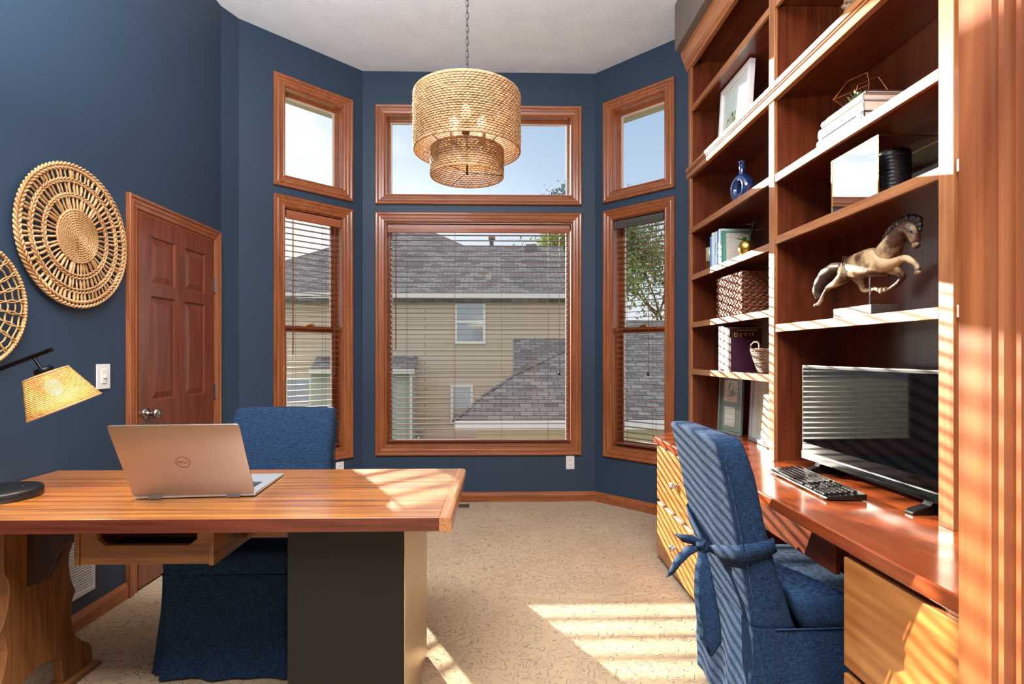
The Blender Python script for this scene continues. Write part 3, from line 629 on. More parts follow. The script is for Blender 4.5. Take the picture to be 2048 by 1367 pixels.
# ---- monitor
t = thing('monitor', 'wide black glossy flat screen on two small feet in the bookcase niche', 'monitor', (1.38, 2.0, TZ))
MB().box(1.37, 1.56, .80, 1.405, 2.43, 1.222).build('housing', blackp, t, .006)
MB().box(1.3675, 1.578, .838, 1.3705, 2.413, 1.208).build('screen', screen_m, t)
MB().box(1.366, 1.565, .802, 1.372, 2.425, .834).build('lower_bezel', mat('glossy_dark_bezel', '#17191c', .15, .6), t, .002)
MB().box(1.405, 1.72, .86, 1.445, 2.27, 1.14).build('rear_cover', blackp, t, .01)
for y in (2.30, 1.70):
    MB().prism([(1.305, TZ+.001), (1.305, TZ+.010), (1.315, TZ+.016), (1.36, TZ+.030), (1.38, .815), (1.40, .815), (1.42, TZ+.030), (1.50, TZ+.012), (1.50, TZ+.001)], y-.018, y+.018, 'y').build('foot', blackp, t, .002)
# ---- keyboard
K = Matrix.Translation((1.216, 2.085, TZ)) @ Matrix.Rotation(R(-93.5), 4, 'Z')    # local x runs along the desk, local y to the back
t = thing('computer_keyboard', 'slim black computer keyboard lying on the worktop before the monitor', 'keyboard', (1.216, 2.085, TZ), R(-93.5))
MB().prism([(-.068, .004), (.070, .004), (.070, .026), (-.068, .013)], -.235, .235, 'x').build('base', blackp, t, .003, local=True)
for a_ in (-.20, .17): MB().box(a_, .045, .0, a_+.03, .06, .018).build('foot', dark_slot, t, local=True); MB().box(a_, -.06, 0, a_+.03, -.05, .006).build('foot', dark_slot, t, local=True)
kb = MB(); s_ = (.026-.013)/.138
for r, (y, keys) in enumerate(((-.052, [1.25, 1.25, 1.25, 6.0, 1.25, 1.25, 1.25, 1.25]), (-.033, [2.25]+[1]*10+[2.5]), (-.014, [1.75]+[1]*11+[2.0]), (.005, [1.5]+[1]*12+[1.25]), (.024, [1]*13+[1.75]), (.047, [1, 1, 1, 1, 1, 1, 1, 1, 1, 1, 1, 1, 1, 1.75]))):
    x = -.226
    def key(x, w_):
        z = .0135+s_*(y+.068); a, b_, y0, y1 = x+.0012, x+w_*.0187-.0012, y-.008, y+.008
        kb.add([(a, y0, z), (b_, y0, z+0), (b_, y1, z+s_*.016), (a, y1, z+s_*.016), (a+.0015, y0+.001, z+.005), (b_-.0015, y0+.001, z+.005), (b_-.0015, y1-.002, z+.0065), (a+.0015, y1-.002, z+.0065)], [(4, 5, 6, 7), (0, 1, 5, 4), (1, 2, 6, 5), (2, 3, 7, 6), (3, 0, 4, 7)])
    for w_ in keys: key(x, w_); x += w_*.0187
    for c in ((0, 1, 2) if r not in (1, 2) else ((1,) if r == 1 else ())): key(.064+c*.0187, 1)
    for c in range(4): key(.130+c*.0187, 1)
kb.build('keys', mat('black_keycap', '#111113', .25), t, local=True)

# ================================================================ SHELF OBJECTS
def book(label, x0, y0, z0, L_, T, H_, cover, M=None, title=None, tcol='#222222', pages='#d9c8b4', lying=False, tsize=.5, loc=None, grp=None, head=None):
    """local frame: x = away from the spine, y = thickness, z = height.  Spine at local x = 0"""
    o = thing('book', label, 'book', (0, 0, 0), group=grp); WM[o.name] = M; o.matrix_world = M
    c = cover; t_ = .0025
    MB().box(0, 0, 0, L_, t_, H_).box(0, T-t_, 0, L_, T, H_).prism([(0, 0), (0, T), (-.003, T*.8), (-.0045, T*.5), (-.003, T*.2)], 0, H_, 'z').box(0, 0, 0, t_, T, H_).build('cover', c, o, local=True)
    MB().box(t_, t_, .003, L_-.004, T-t_, H_-.003).build('pages', paper, o, local=True)
    if head: MB().box(-.0048, -.0004, H_*head[0], .03, T+.0004, H_*head[1]).build('spine_band', head[2], o, local=True)
    if title:
        tm = M @ frameM((-.0050, T*.5, H_*.5), (0, 0, -1), (0, -1, 0))
        text(title, T*tsize, tm, mat('ink_'+str(len(MATS)), tcol, .6), o, 'spine_lettering', .0003)
    return o
def cov(h_, r_=.45): return MATS.get('cover'+h_) or mat('cover'+h_, h_, r_)
# standing books: spine faces -X (into the room)
def stand(x, y, z, T, L_, H_, *a, **k): return book(a[0], x, y, z, L_, T, H_, a[1], Matrix.Translation((x, y, z)), **k)
zs_ = 1.812; G1 = 'pale blue and white books on the shelf with the gold vase'
y = 3.435
for lab, T, H_, L_, c_, ti in (('thin bright blue book, farthest left of the row beside the gold vase', .022, .205, .15, '#4d8ad0', 'SYDNEY'), ('tall white book with rounded spine next to the thin bright blue book', .040, .222, .17, '#dfe6ea', None), ('pale teal book standing between two white books', .018, .219, .17, '#a9cdd0', None),
                            ('white book with small dark writing down its spine', .030, .218, .17, '#d3dce6', 'CA S S I O'), ('dark blue striped book in the pale row', .018, .217, .17, '#5578b4', None), ('white book with tan top next to the green-edged book', .030, .222, .18, '#e9ecef', None)):
    y -= T+.001; stand(1.345, y, zs_+.0005, T, L_, H_, lab, cov(c_), title=ti, tcol='#39456a', tsize=.55, grp=G1)
y -= .020
o = stand(1.345, y, zs_+.0005, .019, .175, .205, 'sea green book with a cream front cover facing the gold vase', cov('#5f9c88'), grp=G1)
MB().box(1.372, y-.0012, zs_+.012, 1.508, y+.0002, zs_+.190).build('cover_panel', mat('cream_print', '#d8d0c2', .6, var=(50, '#c9bfae', .2)), o)
text('L', .02, frameM((1.40, y-.0016, zs_+.165), (1, 0, 0), (0, 0, 1)), mat('pink_ink', '#a86a70', .6), o, 'cover_lettering', .0003)
# small gold vase with sprig
c = Vector((1.372, 2.985, zs_+.0005)); v = thing('gold_vase', 'small rounded gold vase with a leafy green sprig on the shelf of pale books', 'vase', c)
MB().lathe([(0, 0), (.018, 0), (.034, .012), (.043, .038), (.042, .060), (.032, .080), (.026, .084), (.023, .080), (.03, .06), (0, .03)], (0, 0, 0), 28).build('vase_body', brass, v, local=True)
st = MB(); lf = MB()
def leaf(m, p, d_, up, L_, W_, curl=.15):
    d_ = Vector(d_).normalized(); s_ = d_.cross(Vector(up)).normalized(); nrm = s_.cross(d_); p = Vector(p); pr = [(0, 0), (.15, .6), (.4, 1), (.7, .8), (.9, .4), (1, 0)]
    vs_ = []
    for t_, w_ in pr: q = p+d_*L_*t_-nrm*curl*L_*t_*t_; vs_ += [q-s_*W_*w_/2+nrm*.06*W_*w_, q, q+s_*W_*w_/2+nrm*.06*W_*w_]
    m.add(vs_, [(3*i+k, 3*i+k+1, 3*i+k+4, 3*i+k+3) for i in range(5) for k in (0, 1)], None, True)
st.tube([(0, 0, .07), (.012, -.02, .11), (.02, -.03, .15), (.018, -.035, .185)], .0013, 5); st.tube([(0, 0, .07), (-.012, .01, .10)], .0013, 5)
for p, d_, L_, W_ in (((-.012, .01, .09), (-.8, .3, .5), .045, .042), ((-.008, .0, .085), (-.4, -.6, .7), .036, .030), ((.014, -.025, .125), (-1, .5, -.05), .058, .024), ((.018, -.03, .135), (1, -.6, .25), .062, .022), ((.018, -.034, .17), (-.9, .3, .2), .045, .014), ((.018, -.035, .17), (.6, -.5, .6), .03, .012), ((.0, -.01, .085), (.8, -.3, .5), .035, .02), ((.006, .0, .082), (.5, .5, .6), .035, .02)):
    leaf(lf, p, d_, (0, 0, 1), L_, W_)
st.build('stem', leafd, v, local=True); lf.build('leaves', leafm, v, local=True)
# candle holder
c = Vector((1.375, 3.50, zs_)); v = thing('candle_holder', 'pale cylindrical candle cup on a thin brass wire stand, left of the blue books', 'candle holder', c)
MB().lathe([(0, .062), (.026, .062), (.030, .068), (.031, .150), (.027, .152), (.026, .08), (0, .08)], (0, 0, 0), 24).build('candle_cup', mat('sage_gold_cup', '#b5b394', .3, .4), v, local=True)
m = MB()
for k in range(4): a = pi/4+k*pi/2; m.tube([(.027*math.cos(a), .027*math.sin(a), .0015), (.027*math.cos(a), .027*math.sin(a), .062)], .0016, 6)
m.tube([(.0275*math.cos(i*pi/12), .0275*math.sin(i*pi/12), .0605) for i in range(24)], .002, 6, True); m.build('wire_stand', brass, v, local=True)
# blue ring vase
c = Vector((1.40, 3.10, 2.1355)); v = thing('ring_vase', 'glossy dark blue ring-shaped vase with a hole through it on an upper shelf', 'vase', c, R(12))
m = MB(); n1, n2 = 40, 18
vs_ = []
for i in range(n1):
    a = 2*pi*i/n1; ry = .060+.004*math.cos(a*2); cy = math.cos(a)*.052; cz_ = .089+math.sin(a)*.060
    for k in range(n2): b_ = 2*pi*k/n2; rr = .030+.004*(1-math.sin(a)); vs_.append((math.sin(b_)*.036, cy+math.cos(a)*math.cos(b_)*rr*.85, cz_+math.sin(a)*math.cos(b_)*rr*.85))
m.add(vs_, [(i*n2+k, i*n2+(k+1) % n2, ((i+1) % n1)*n2+(k+1) % n2, ((i+1) % n1)*n2+k) for i in range(n1) for k in range(n2)], None, True)
m.build('vase_body', mat('cobalt_glaze', '#15305e', .08, coat=1), v, local=True)
MB().lathe([(.022, .160), (.017, .172), (.016, .20), (.018, .242), (.021, .246), (.017, .246), (.014, .20), (.013, .170)], (0, 0, 0), 24).build('vase_neck', MATS['cobalt_glaze'], v, local=True)
MB().lathe([(0, 0), (.026, 0), (.030, .010), (.022, .014)], (0, 0, 0), 24).build('vase_foot', MATS['cobalt_glaze'], v, local=True)

def braid_side(m, o, u, w_, L_, H_, rows, cols, th=.006, amp=.5, rnd=random):
    """overlapping plaited lumps over a rectangle; u along, w up"""
    u = Vector(u); w_ = Vector(w_); nrm = u.cross(w_).normalized(); ph = H_/rows; cl = L_/cols
    for r in range(rows):
        for c in range(cols):
            ce = Vector(o)+u*(cl*(c+.5+(.5 if r % 2 else 0)*(1 if c < cols-1 else 0)))+w_*(ph*(r+.5))+nrm*rnd.uniform(0, .0015)
            ang = amp*(1 if r % 2 else -1)+rnd.uniform(-.12, .12); a = u*math.cos(ang)+w_*math.sin(ang); b_ = nrm.cross(a)
            Mx = Matrix((tuple(list(x)+[y]) for x, y in zip(zip(a, b_, nrm), ce))).to_4x4() if False else Matrix(((a.x, b_.x, nrm.x, ce.x), (a.y, b_.y, nrm.y, ce.y), (a.z, b_.z, nrm.z, ce.z), (0, 0, 0, 1)))
            m.ball((0, 0, 0), (cl*.66, ph*.52, th), 6, Mx)
def woven_box(name, label, x0, x1, y0, y1, z0, z1, mt, rows, handle=False, grp=None):
    o = thing(name, label, 'basket', ((x0+x1)/2, (y0+y1)/2, z0), group=grp); m = MB(); t_ = .006
    k = rows/(z1-z0)*.55
    braid_side(m, (x0+t_, y1, z0+.004), (0, -1, 0), (0, 0, 1), y1-y0, z1-z0-.004, rows, max(3, int((y1-y0)*k)))
    braid_side(m, (x0, y0+t_, z0+.004), (1, 0, 0), (0, 0, 1), x1-x0, z1-z0-.004, rows, max(3, int((x1-x0)*k)))
    m.build('woven_sides', mt, o)
    b = MB().box(x0+.008, y0+.008, z0+.001, x1-.006, y1-.006, z0+.010); b.box(x0+.008, y0+.008, z0, x0+.012, y1-.006, z1-.004).box(x0+.008, y0+.008, z0, x1-.006, y0+.012, z1-.004).box(x1-.012, y0+.008, z0, x1-.006, y1-.006, z1-.004).box(x0+.008, y1-.012, z0, x1-.006, y1-.006, z1-.004)
    b.build('inner_wall', wick_br, o)
    rim = [(x0+.006, y0+.006, z1), (x1-.004, y0+.006, z1), (x1-.004, y1-.006, z1), (x0+.006, y1-.006, z1)]; MB().tube(rim, .006, 8, True).build('rim', mt, o)
    return o
woven_box('storage_basket', 'rectangular brown plaited storage basket on the shelf above the upright dark books', 1.345, 1.615, 2.98, 3.345, 1.489, 1.73, seagrass_d, 12, grp='plaited storage baskets in the bookcase')
woven_box('storage_basket', 'plaited storage basket high in the bookcase above the glass plant terrarium', 1.40, 1.61, 1.80, 2.20, 2.551, 2.80, wick_br, 12, grp='plaited storage baskets in the bookcase')
# dark books
zd = 1.1705; G2 = 'dark and white books standing behind the small handled basket'; y = 3.30
for lab, T, H_, L_, c_, ti in (('white-spined book at the left end of the dark row', .024, .272, .19, '#d8d6d0', 'A B S A'), ('thick cream book with black cover and yellow page top in the dark row', .052, .272, .20, '#24262e', None), ('thin pale pink book inside the dark row', .018, .262, .19, '#b9a6b4', None),
                            ('white glossy tall book near the maroon book', .028, .258, .19, '#e4e4e6', None), ('thin grey book with fine stripes beside the maroon book', .020, .255, .19, '#a9a8a4', None)):
    y -= T+.001; b_ = stand(1.345, y, zd, T, L_, H_, lab, cov(c_), title=ti, tcol='#303030', grp=G2)
    if T > .05: MB().box(1.37, y+.006, zd+.268, 1.53, y+T-.006, zd+.2725).build('yellow_page_top', mat('yellow_pages', '#c89a3a', .6), b_); MB().box(1.3402, y+.004, zd+.01, 1.3445, y+T-.018, zd+.262).build('cream_spine', cov('#d9d5c8'), b_)
y -= .022; b_ = stand(1.345, y, zd, .020, .185, .250, 'dark brown book lettered DEVIL on its front cover, behind the maroon book', cov('#3c1f1c'), grp=G2)
xx = 1.378
for ch, dz_ in zip('DEVIL', (0, -.003, 0, .003, .006)):
    text(ch, .034 if ch == 'D' else .027, frameM((xx, y-.0006, zd+.212+dz_), (1, 0, 0), (0, 0, 1)), MATS.get('cream_lettering') or mat('cream_lettering', '#e0c48c', .5), b_, 'cover_lettering', .0004); xx += .029 if ch == 'D' else (.026 if ch != 'I' else .02)
MB().box(1.385, y-.0008, zd+.238, 1.505, y+.0001, zd+.241).build('cover_line', MATS['cream_lettering'], b_)
y -= .017; b_ = stand(1.345, y, zd, .016, .125, .20, 'maroon book standing in front of the dark brown lettered book', cov('#3d1730'), grp=G2)
# little handled basket
c = Vector((1.452, 2.86, zd)); v = thing('wicker_basket', 'small tapered wicker basket with loop handles beside the maroon book', 'basket', c)
m = MB(); rnd = random.Random(4); ns = 26
for i in range(15):
    z = .008+i*.0076; r0 = .062+.036*(i/14)**.8; pts = []
    for k in range(ns*2): a = 2*pi*k/(ns*2); pts.append((r0*math.cos(a)*(1+.03*(1 if (k+i) % 2 else -1)), 1.15*r0*math.sin(a)*(1+.03*(1 if (k+i) % 2 else -1)), z))
    m.tube(pts, .0036, 5, True)
m.build('woven_wall', wick_br, v, local=True); m = MB()
for q in range(2): m.tube([(.10*math.cos(2*pi*k/60), .115*math.sin(2*pi*k/60), .120+q*.006+.0025*math.sin(k*1.9+q*pi)) for k in range(60)], .0045, 6, True)
m.build('rim', wick_br, v, local=True)
for s_ in (-1, 1): MB().tube([(s_*.0-.09, s_*.045+.0, .12), (-.09, s_*.045, .15), (-.085, s_*.02, .165), (-.085, -s_*.02, .165), (-.09, -s_*.045, .15), (-.09, -s_*.045, .12)] if s_ < 0 else [(.09, .045, .12), (.09, .045, .15), (.085, .02, .165), (.085, -.02, .165), (.09, -.045, .15), (.09, -.045, .12)], .005, 6).build('handle', wick_br, v, local=True)
MB().lathe([(0, 0.001), (.062, .001), (.064, .01), (0, .01)], (0, 0, 0), 20).build('basket_base', wick_br, v, local=True)

# framed picture on the top shelf
def frame(label, M, W_, H_, fw, dep, fm, inner, name='picture_frame', cat='picture frame', grp=None, mat_c=None, gl=True):
    """local x right, y up, z towards the viewer; origin at the lower left corner"""
    o = thing(name, label, cat, (0, 0, 0), group=grp); WM[o.name] = M; o.matrix_world = M
    MZ = Matrix.Rotation(R(90), 4, 'X')
    m = MB().box(0, 0, 0, W_, fw, dep).box(0, H_-fw, 0, W_, H_, dep).box(0, fw, 0, fw, H_-fw, dep).box(W_-fw, fw, 0, W_, H_-fw, dep); m.build('frame', fm, o, .002, local=True)
    MB().box(fw, fw, .002, W_-fw, H_-fw, dep*.45).build('mount', mat_c or mat('white_mount', '#e8e8e6', .7), o, local=True)
    inner(o, dep*.45)
    if gl: MB().box(fw-.001, fw-.001, dep*.75, W_-fw+.001, H_-fw+.001, dep*.75+.0015).build('glass', clear, o, local=True)
    return o
def water(o, z):
    MB().box(.055, .055, z, .345, .305, z+.001).build('watercolour', mat('watercolour_sky', '#c9dcd6', .8, var=(9, '#e4e8e2', .25)), o, local=True)
    m = MB().add([(.055, .055, z+.0015), (.345, .055, z+.0015), (.345, .15, z+.0015), (.31, .19, z+.0015), (.26, .215, z+.0015), (.2, .165, z+.0015), (.12, .13, z+.0015), (.055, .10, z+.0015)], [tuple(range(8))]); m.build('painted_hills', mat('watercolour_hill', '#b8bf98', .8, var=(22, '#dcd6bc', .2)), o, local=True)
    m = MB(); rr = random.Random(2)
    for _ in range(40): x, y = rr.uniform(.08, .33), rr.uniform(.07, .17); s_ = rr.uniform(.004, .012); m.add([(x-s_, y, z+.002), (x, y-s_, z+.002), (x+s_, y, z+.002), (x, y+s_*1.4, z+.002)], [(0, 1, 2, 3)])
    m.build('painted_trees', mat('watercolour_green', '#7f9a6a', .8), o, local=True)
Mf = frameM((1.41, 3.405, 2.5515), (0, -1, 0), (.06, 0, 1)); frame('white framed watercolour landscape on the upper bookcase shelf', Mf, .405, .375, .028, .032, mat('white_frame', '#e4e2de', .4), water)
def clip_(o, z):
    pn = MB().box(.045, .20, z, .205, .345, z+.0012).build('picture_border', mat('dark_red_line', '#5a3428', .6), o, local=True)
    MB().box(.05, .205, z+.001, .20, .34, z+.002).build('photo', mat('peach_photo', '#c89a78', .6, var=(8, '#d8b49a', .3)), o, local=True)
    m = MB(); rr = random.Random(5)
    for _ in range(60): x, y = rr.gauss(.125, .025), rr.gauss(.27, .022); s_ = rr.uniform(.004, .010); m.add([(x-s_, y, z+.0024), (x, y-s_, z+.0024), (x+s_, y, z+.0024), (x, y+s_, z+.0024)], [(0, 1, 2, 3)])
    m.build('green_plant_print', mat('print_green', '#3f6a2a', .7), o, local=True)
    MB().box(.062, .045, z, .185, .175, z+.0012).build('text_border', MATS['dark_red_line'], o, local=True)
    MB().box(.066, .049, z+.001, .181, .171, z+.002).build('printed_text', mat('text_paper', '#d8d2c8', .7, var=((3, 260, 3), '#b8b0a6', .1)), o, local=True)
Mf = frameM((1.462, 3.575, TZ+.001), (.16, -1, 0), (.05, 0, 1)); frame('sage green matted frame with a plant picture and a text block, on the worktop', Mf, .255, .385, .010, .018, mat('grey_green_frame', '#8a9a98', .35, .3), clip_, mat_c=mat('sage_mount', '#5f7468', .7), grp='frames standing on the worktop')
def flor(o, z):
    MB().box(.09, .05, z, .30, .32, z+.001).build('print', mat('pale_print', '#c8cdbd', .5, var=(10, '#a9b8a0', .3)), o, local=True)
    MB().lathe([(0, 0), (.030, 0)], (.19, .25, z+.0015), 20, None, False).build('printed_disc', mat('print_disc', '#e0d2c0', .6), o, local=True)
    MB().box(.17, .10, z+.001, .25, .19, z+.0015).build('printed_square', mat('print_square', '#c78a5a', .6), o, local=True)
Mf = frameM((1.505, 3.205, TZ+.001), (-.10, -1, 0), (.05, 0, 1)); frame('silver framed print with blind reflections in its glass, left of the monitor niche', Mf, .38, .385, .022, .022, mat('silver_frame', '#b9bcbc', .25, .6), flor, grp='frames standing on the worktop', mat_c=mat('pale_mount', '#cdd3cf', .6))

# lying book stack
zl = 2.1275; G3 = 'stack of lying books under the terrarium'; z = zl
for lab, T, L_, Wd, c_, ti, tc_, off in (('blue book at the bottom of the lying stack, white lettering on its spine', .020, .300, .17, '#133f6c', 'Heroes of Notre Dame Football', '#f0f0f0', 0),
                             ('slate and white book, second from the bottom of the lying stack', .028, .300, .165, '#232c40', 'THE BEST OF EVERYTHING', '#e8e8e8', .004),
                             ('thick white book, third from the bottom of the lying stack', .040, .285, .165, '#8e8f88', None, '#555555', .002),
                             ('white book with faint red lettering, second from the top of the lying stack', .024, .260, .16, '#969287', 'ILLINOIS WHO KNEW', '#6a3a26', .0),
                             ('dark covered thin book on top of the lying stack under the terrarium', .012, .240, .19, '#3a3236', None, '#555555', .012)):
    M = frameM((1.352+off, 2.0-.012+(L_-.3)*0, z), (1, 0, 0), (0, 0, 1)).copy()
    # local x -> +X, local y(thickness) -> up, local z(height) -> +Y
    M = Matrix(((1, 0, 0, 1.352+off), (0, 0, 1, 1.985), (0, 1, 0, z), (0, 0, 0, 1)))
    b_ = book(lab, 0, 0, 0, Wd, T, L_, cov(c_), M, title=ti, tcol=tc_, tsize=.62 if ti and len(ti) > 20 else .6, grp=G3)
    if c_ == '#232c40': MB().box(1.3505, 2.0, z+.001, 1.3560, 2.025, z+T-.001).build('white_spine_band', cov('#dfe0e0'), b_); MB().box(1.3505, 2.245, z+.001, 1.356, 2.262, z+T-.001).build('white_spine_band', cov('#dfe0e0'), b_)
    if c_ == '#8e8f88':
        m = MB(); rr = random.Random(8); yy = 2.02
        while yy < 2.24: a = rr.uniform(.006, .02); m.box(1.3490, yy, z+.012, 1.3500, yy+a, z+.024); yy += a+.006
        m.build('spine_lettering', mat('grey_ink', '#3a3c3a', .6), b_)
    z += T+.0006
# terrarium
TC = Vector((1.445, 2.135, z)); v = thing('terrarium', 'small faceted glass terrarium with brass edges and green succulents on top of the lying books', 'terrarium', TC, R(25))
sq = lambda h_, z_, ox=0: [Vector((sx_*h_+ox, sy_*h_*1.15, z_)) for sx_, sy_ in ((-1, -1), (1, -1), (1, 1), (-1, 1))]
gv = sq(.030, .002, .006)+sq(.062, .048, -.004)+sq(.034, .118, .010)
ed = [(4*l+k, 4*l+(k+1) % 4) for l in range(3) for k in range(4)]+[(4*l+k, 4*l+4+k) for l in range(2) for k in range(4)]
m = MB()
for a, b_ in ed: m.tube([gv[a], gv[b_]], .0017, 6)
m.build('copper_edges', mat('copper_edge', '#a8653a', .3, 1), v, local=True)
MB().add(gv, [(4*l+k, 4*l+(k+1) % 4, 4*l+4+(k+1) % 4, 4*l+4+k) for l in range(2) for k in range(4)]+[(8, 9, 10, 11)]).build('glass_faces', clear, v, local=True)
MB().prism([(-.022, -.032), (.034, -.032), (.034, .032), (-.022, .032)], .003, .018).build('gravel', mat('gravel', '#6f6a60', .9, bump=(300, 1, .004), var=(220, '#c8c2b4', .15)), v, local=True)
rr = random.Random(9)
for cx_, cy_, r_ in ((-.022, .0, .05), (.022, .012, .058), (.0, -.02, .04)):
    m = MB()
    for k in range(11): a = k*2.4; el = .35+.09*k; leaf(m, (cx_, cy_, .02), (math.cos(a)*math.cos(el), math.sin(a)*math.cos(el), math.sin(el)), (0, 0, 1), r_*rr.uniform(.8, 1.1), .016, -.1)
    m.build('succulent', leafm, v, local=True)
# mirrored glass box with a black candle
x0, x1, y0, y1, z0, z1 = 1.345, 1.60, 1.895, 2.165, 1.8305, 2.05
v = thing('glass_box', 'square glass candle box with thin brass edges and a mirrored front on the middle shelf', 'glass box', ((x0+x1)/2, (y0+y1)/2, z0))
ringm = MB(); e_ = .0035
for a, b_ in (((x0, y0, z0), (x0, y0, z1)), ((x1, y0, z0), (x1, y0, z1)), ((x0, y1, z0), (x0, y1, z1)), ((x1, y1, z0), (x1, y1, z1))): ringm.box(a[0]-e_/2, a[1]-e_/2, a[2], b_[0]+e_/2, b_[1]+e_/2, b_[2])
for zz in (z0+e_/2, z1-e_/2): ringm.box(x0, y0-e_/2, zz-e_/2, x1, y0+e_/2, zz+e_/2).box(x0, y1-e_/2, zz-e_/2, x1, y1+e_/2, zz+e_/2).box(x0-e_/2, y0, zz-e_/2, x0+e_/2, y1, zz+e_/2).box(x1-e_/2, y0, zz-e_/2, x1+e_/2, y1, zz+e_/2)
ringm.build('brass_edges', brass, v)
MB().box(x0, y0+.002, z0+.004, x0+.002, y1-.002, z1-.004).build('mirror_pane', mat('mirror', '#e8ecee', .02, 1), v)
for nm, bx_ in (('near_pane', (x0+.003, y0, z0+.004, x1-.002, y0+.002, z1-.004)), ('far_pane', (x0+.003, y1-.002, z0+.004, x1-.002, y1, z1-.004)), ('back_pane', (x1-.002, y0+.003, z0+.004, x1, y1-.003, z1-.004))): MB().box(*bx_).build('glass_pane', clear, v)
MB().box(x0+.003, y0+.003, z0+.0005, x1-.003, y1-.003, z0+.004).build('base', brass, v)
bm_ = mat('black_wax', '#16181f', .35, bump=(60, .4, .003))
nt = bm_.node_tree
t = thing('pillar_candle', 'thick black ribbed pillar candle standing inside the glass box', 'candle', (1.475, 2.0, z0+.0045))
pr = [(0, 0), (.055, 0)]; 
for i in range(40): pr.append((.0565+.0008*math.sin(i*2.1)+(.0006 if i % 2 else 0), .002+i*.0046))
pr += [(.054, .190), (.050, .186), (.01, .184), (0, .184)]
MB().lathe(pr, (0, 0, 0), 40).build('wax', bm_, t, local=True); MB().tube([(0, 0, .183), (.001, 0, .194)], .0012, 6).build('wick', dark_slot, t, local=True)
o = thing('binder', 'white ring binder standing just behind the doorway post in the bookcase', 'binder', (1.35, 1.48, 1.8305))
MB().box(1.35, 1.462, 1.831, 1.60, 1.465, 2.12).box(1.35, 1.507, 1.831, 1.60, 1.510, 2.12).box(1.35, 1.4652, 1.831, 1.353, 1.5068, 2.12).build('cover', white_p, o); MB().box(1.356, 1.468, 1.835, 1.59, 1.504, 2.11).build('papers', paper, o)

# ---- horse figurine
HX = 1.405
v = thing('horse_figurine', 'carved wooden leaping horse figurine on a metal rod and block base', 'figurine', (HX, 2.05, 1.4125))
def hp_(cx, cy, dx=0): p = at(1540+cx/4.2725, 380+cy/4.2725, X=HX+dx); return p
horse_m = mat('carved_pale_wood', '#bd9a70', .5, bump=(45, .8, .006, 2), var=(14, '#4a2c1a', .08))
dark_w = mat('dark_carved_wood', '#2a1c18', .45, bump=(90, .8, .004))
def skin(name, chains, mt, parent, sub=2):
    vs_ = []; es = []; rs = []
    for ch in chains:
        prev = None
        for it in ch:
            if isinstance(it, int): prev = it; continue
            p, r_ = it; vs_.append(p); rs.append(r_); i = len(vs_)-1
            if prev is not None: es.append((prev, i))
            prev = i
    inv = WM[parent.name].inverted(); me = bpy.data.meshes.new(name); me.from_pydata([tuple(inv @ Vector(p)) for p in vs_], es, []); me.materials.append(mt)
    o = bpy.data.objects.new(name, me); COL.objects.link(o); o.parent = parent; WM[o.name] = WM[parent.name]
    sk = o.modifiers.new('skin', 'SKIN'); sk.use_smooth_shade = True
    if not me.skin_vertices: bpy.context.view_layer.update()
    lay = me.skin_vertices[0].data if me.skin_vertices else None
    if lay is None:
        bm = bmesh.new(); bm.from_mesh(me); bm.verts.layers.skin.verify(); bm.to_mesh(me); bm.free(); lay = me.skin_vertices[0].data
    for i, r_ in enumerate(rs): lay[i].radius = r_ if isinstance(r_, tuple) else (r_, r_); lay[i].use_root = (i == 0)
    sb = o.modifiers.new('sub', 'SUBSURF'); sb.levels = sub; sb.render_levels = sub
    return o
S = .00047  # metres per crop pixel at the horse
P_ = lambda x, y, r_, dx=0: (hp_(x, y, dx), r_*S*1.25)
body = [
    [P_(640, 650, 62), P_(720, 640, 84), P_(820, 625, 92), P_(920, 600, 92), P_(985, 565, 84), P_(1040, 480, 66), P_(1090, 400, 54), P_(1140, 330, 44), P_(1185, 305, 50), P_(1225, 345, 44), P_(1240, 410, 30), P_(1245, 455, 27)],
    [0, P_(650, 730, 52, -.022), P_(560, 800, 30, -.028), P_(500, 830, 20, -.03), P_(455, 905, 15, -.032), P_(425, 965, 15, -.034), P_(400, 985, 17, -.036)],
    [1, P_(745, 730, 46, .022), P_(785, 800, 24, .026), P_(800, 860, 20, .028), P_(860, 848, 14, .030), P_(910, 838, 15, .032), P_(940, 858, 18, .034)],
    [3, P_(975, 650, 44, -.022), P_(1060, 620, 30, -.028), P_(1160, 575, 22, -.03), P_(1225, 615, 16, -.032), P_(1265, 655, 15, -.033), P_(1265, 700, 20, -.034)],
    [3, P_(1010, 670, 42, .024), P_(1090, 690, 26, .028), P_(1145, 740, 20, .03), P_(1090, 800, 15, .032), P_(1020, 848, 14, .033), P_(975, 848, 18, .034)],
]
skin('body', body, horse_m, v)
tl = [hp_(625, 650), hp_(560, 660), hp_(490, 710), hp_(440, 790), hp_(410, 860), hp_(412, 925)]
tp = []; n_ = 44
for i in range(n_):
    t_ = i/(n_-1)*(len(tl)-1); k = min(int(t_), len(tl)-2); tp.append(tl[k].lerp(tl[k+1], t_-k))
MB().tube(tp, [S*(22+42*math.sin(pi*min(1, .08+i/(n_-1)*.92))**.8+(4 if i % 2 else 0)) for i in range(n_)], 12, flat=.8).build('tail', mat('carved_tail', '#4a3a30', .5), v)
mane = MB()
for i, (x, y, r_) in enumerate(((965, 430, 16), (985, 395, 20), (1010, 355, 22), (1040, 320, 24), (1070, 295, 26), (1105, 275, 28), (1140, 262, 30), (1180, 250, 34), (1225, 250, 36), (1262, 262, 34), (1275, 300, 26), (1275, 335, 18))): mane.ball(hp_(x, y), (r_*S*.8, r_*S*1.2, r_*S*1.1), 10)
mane.build('mane', dark_w, v)
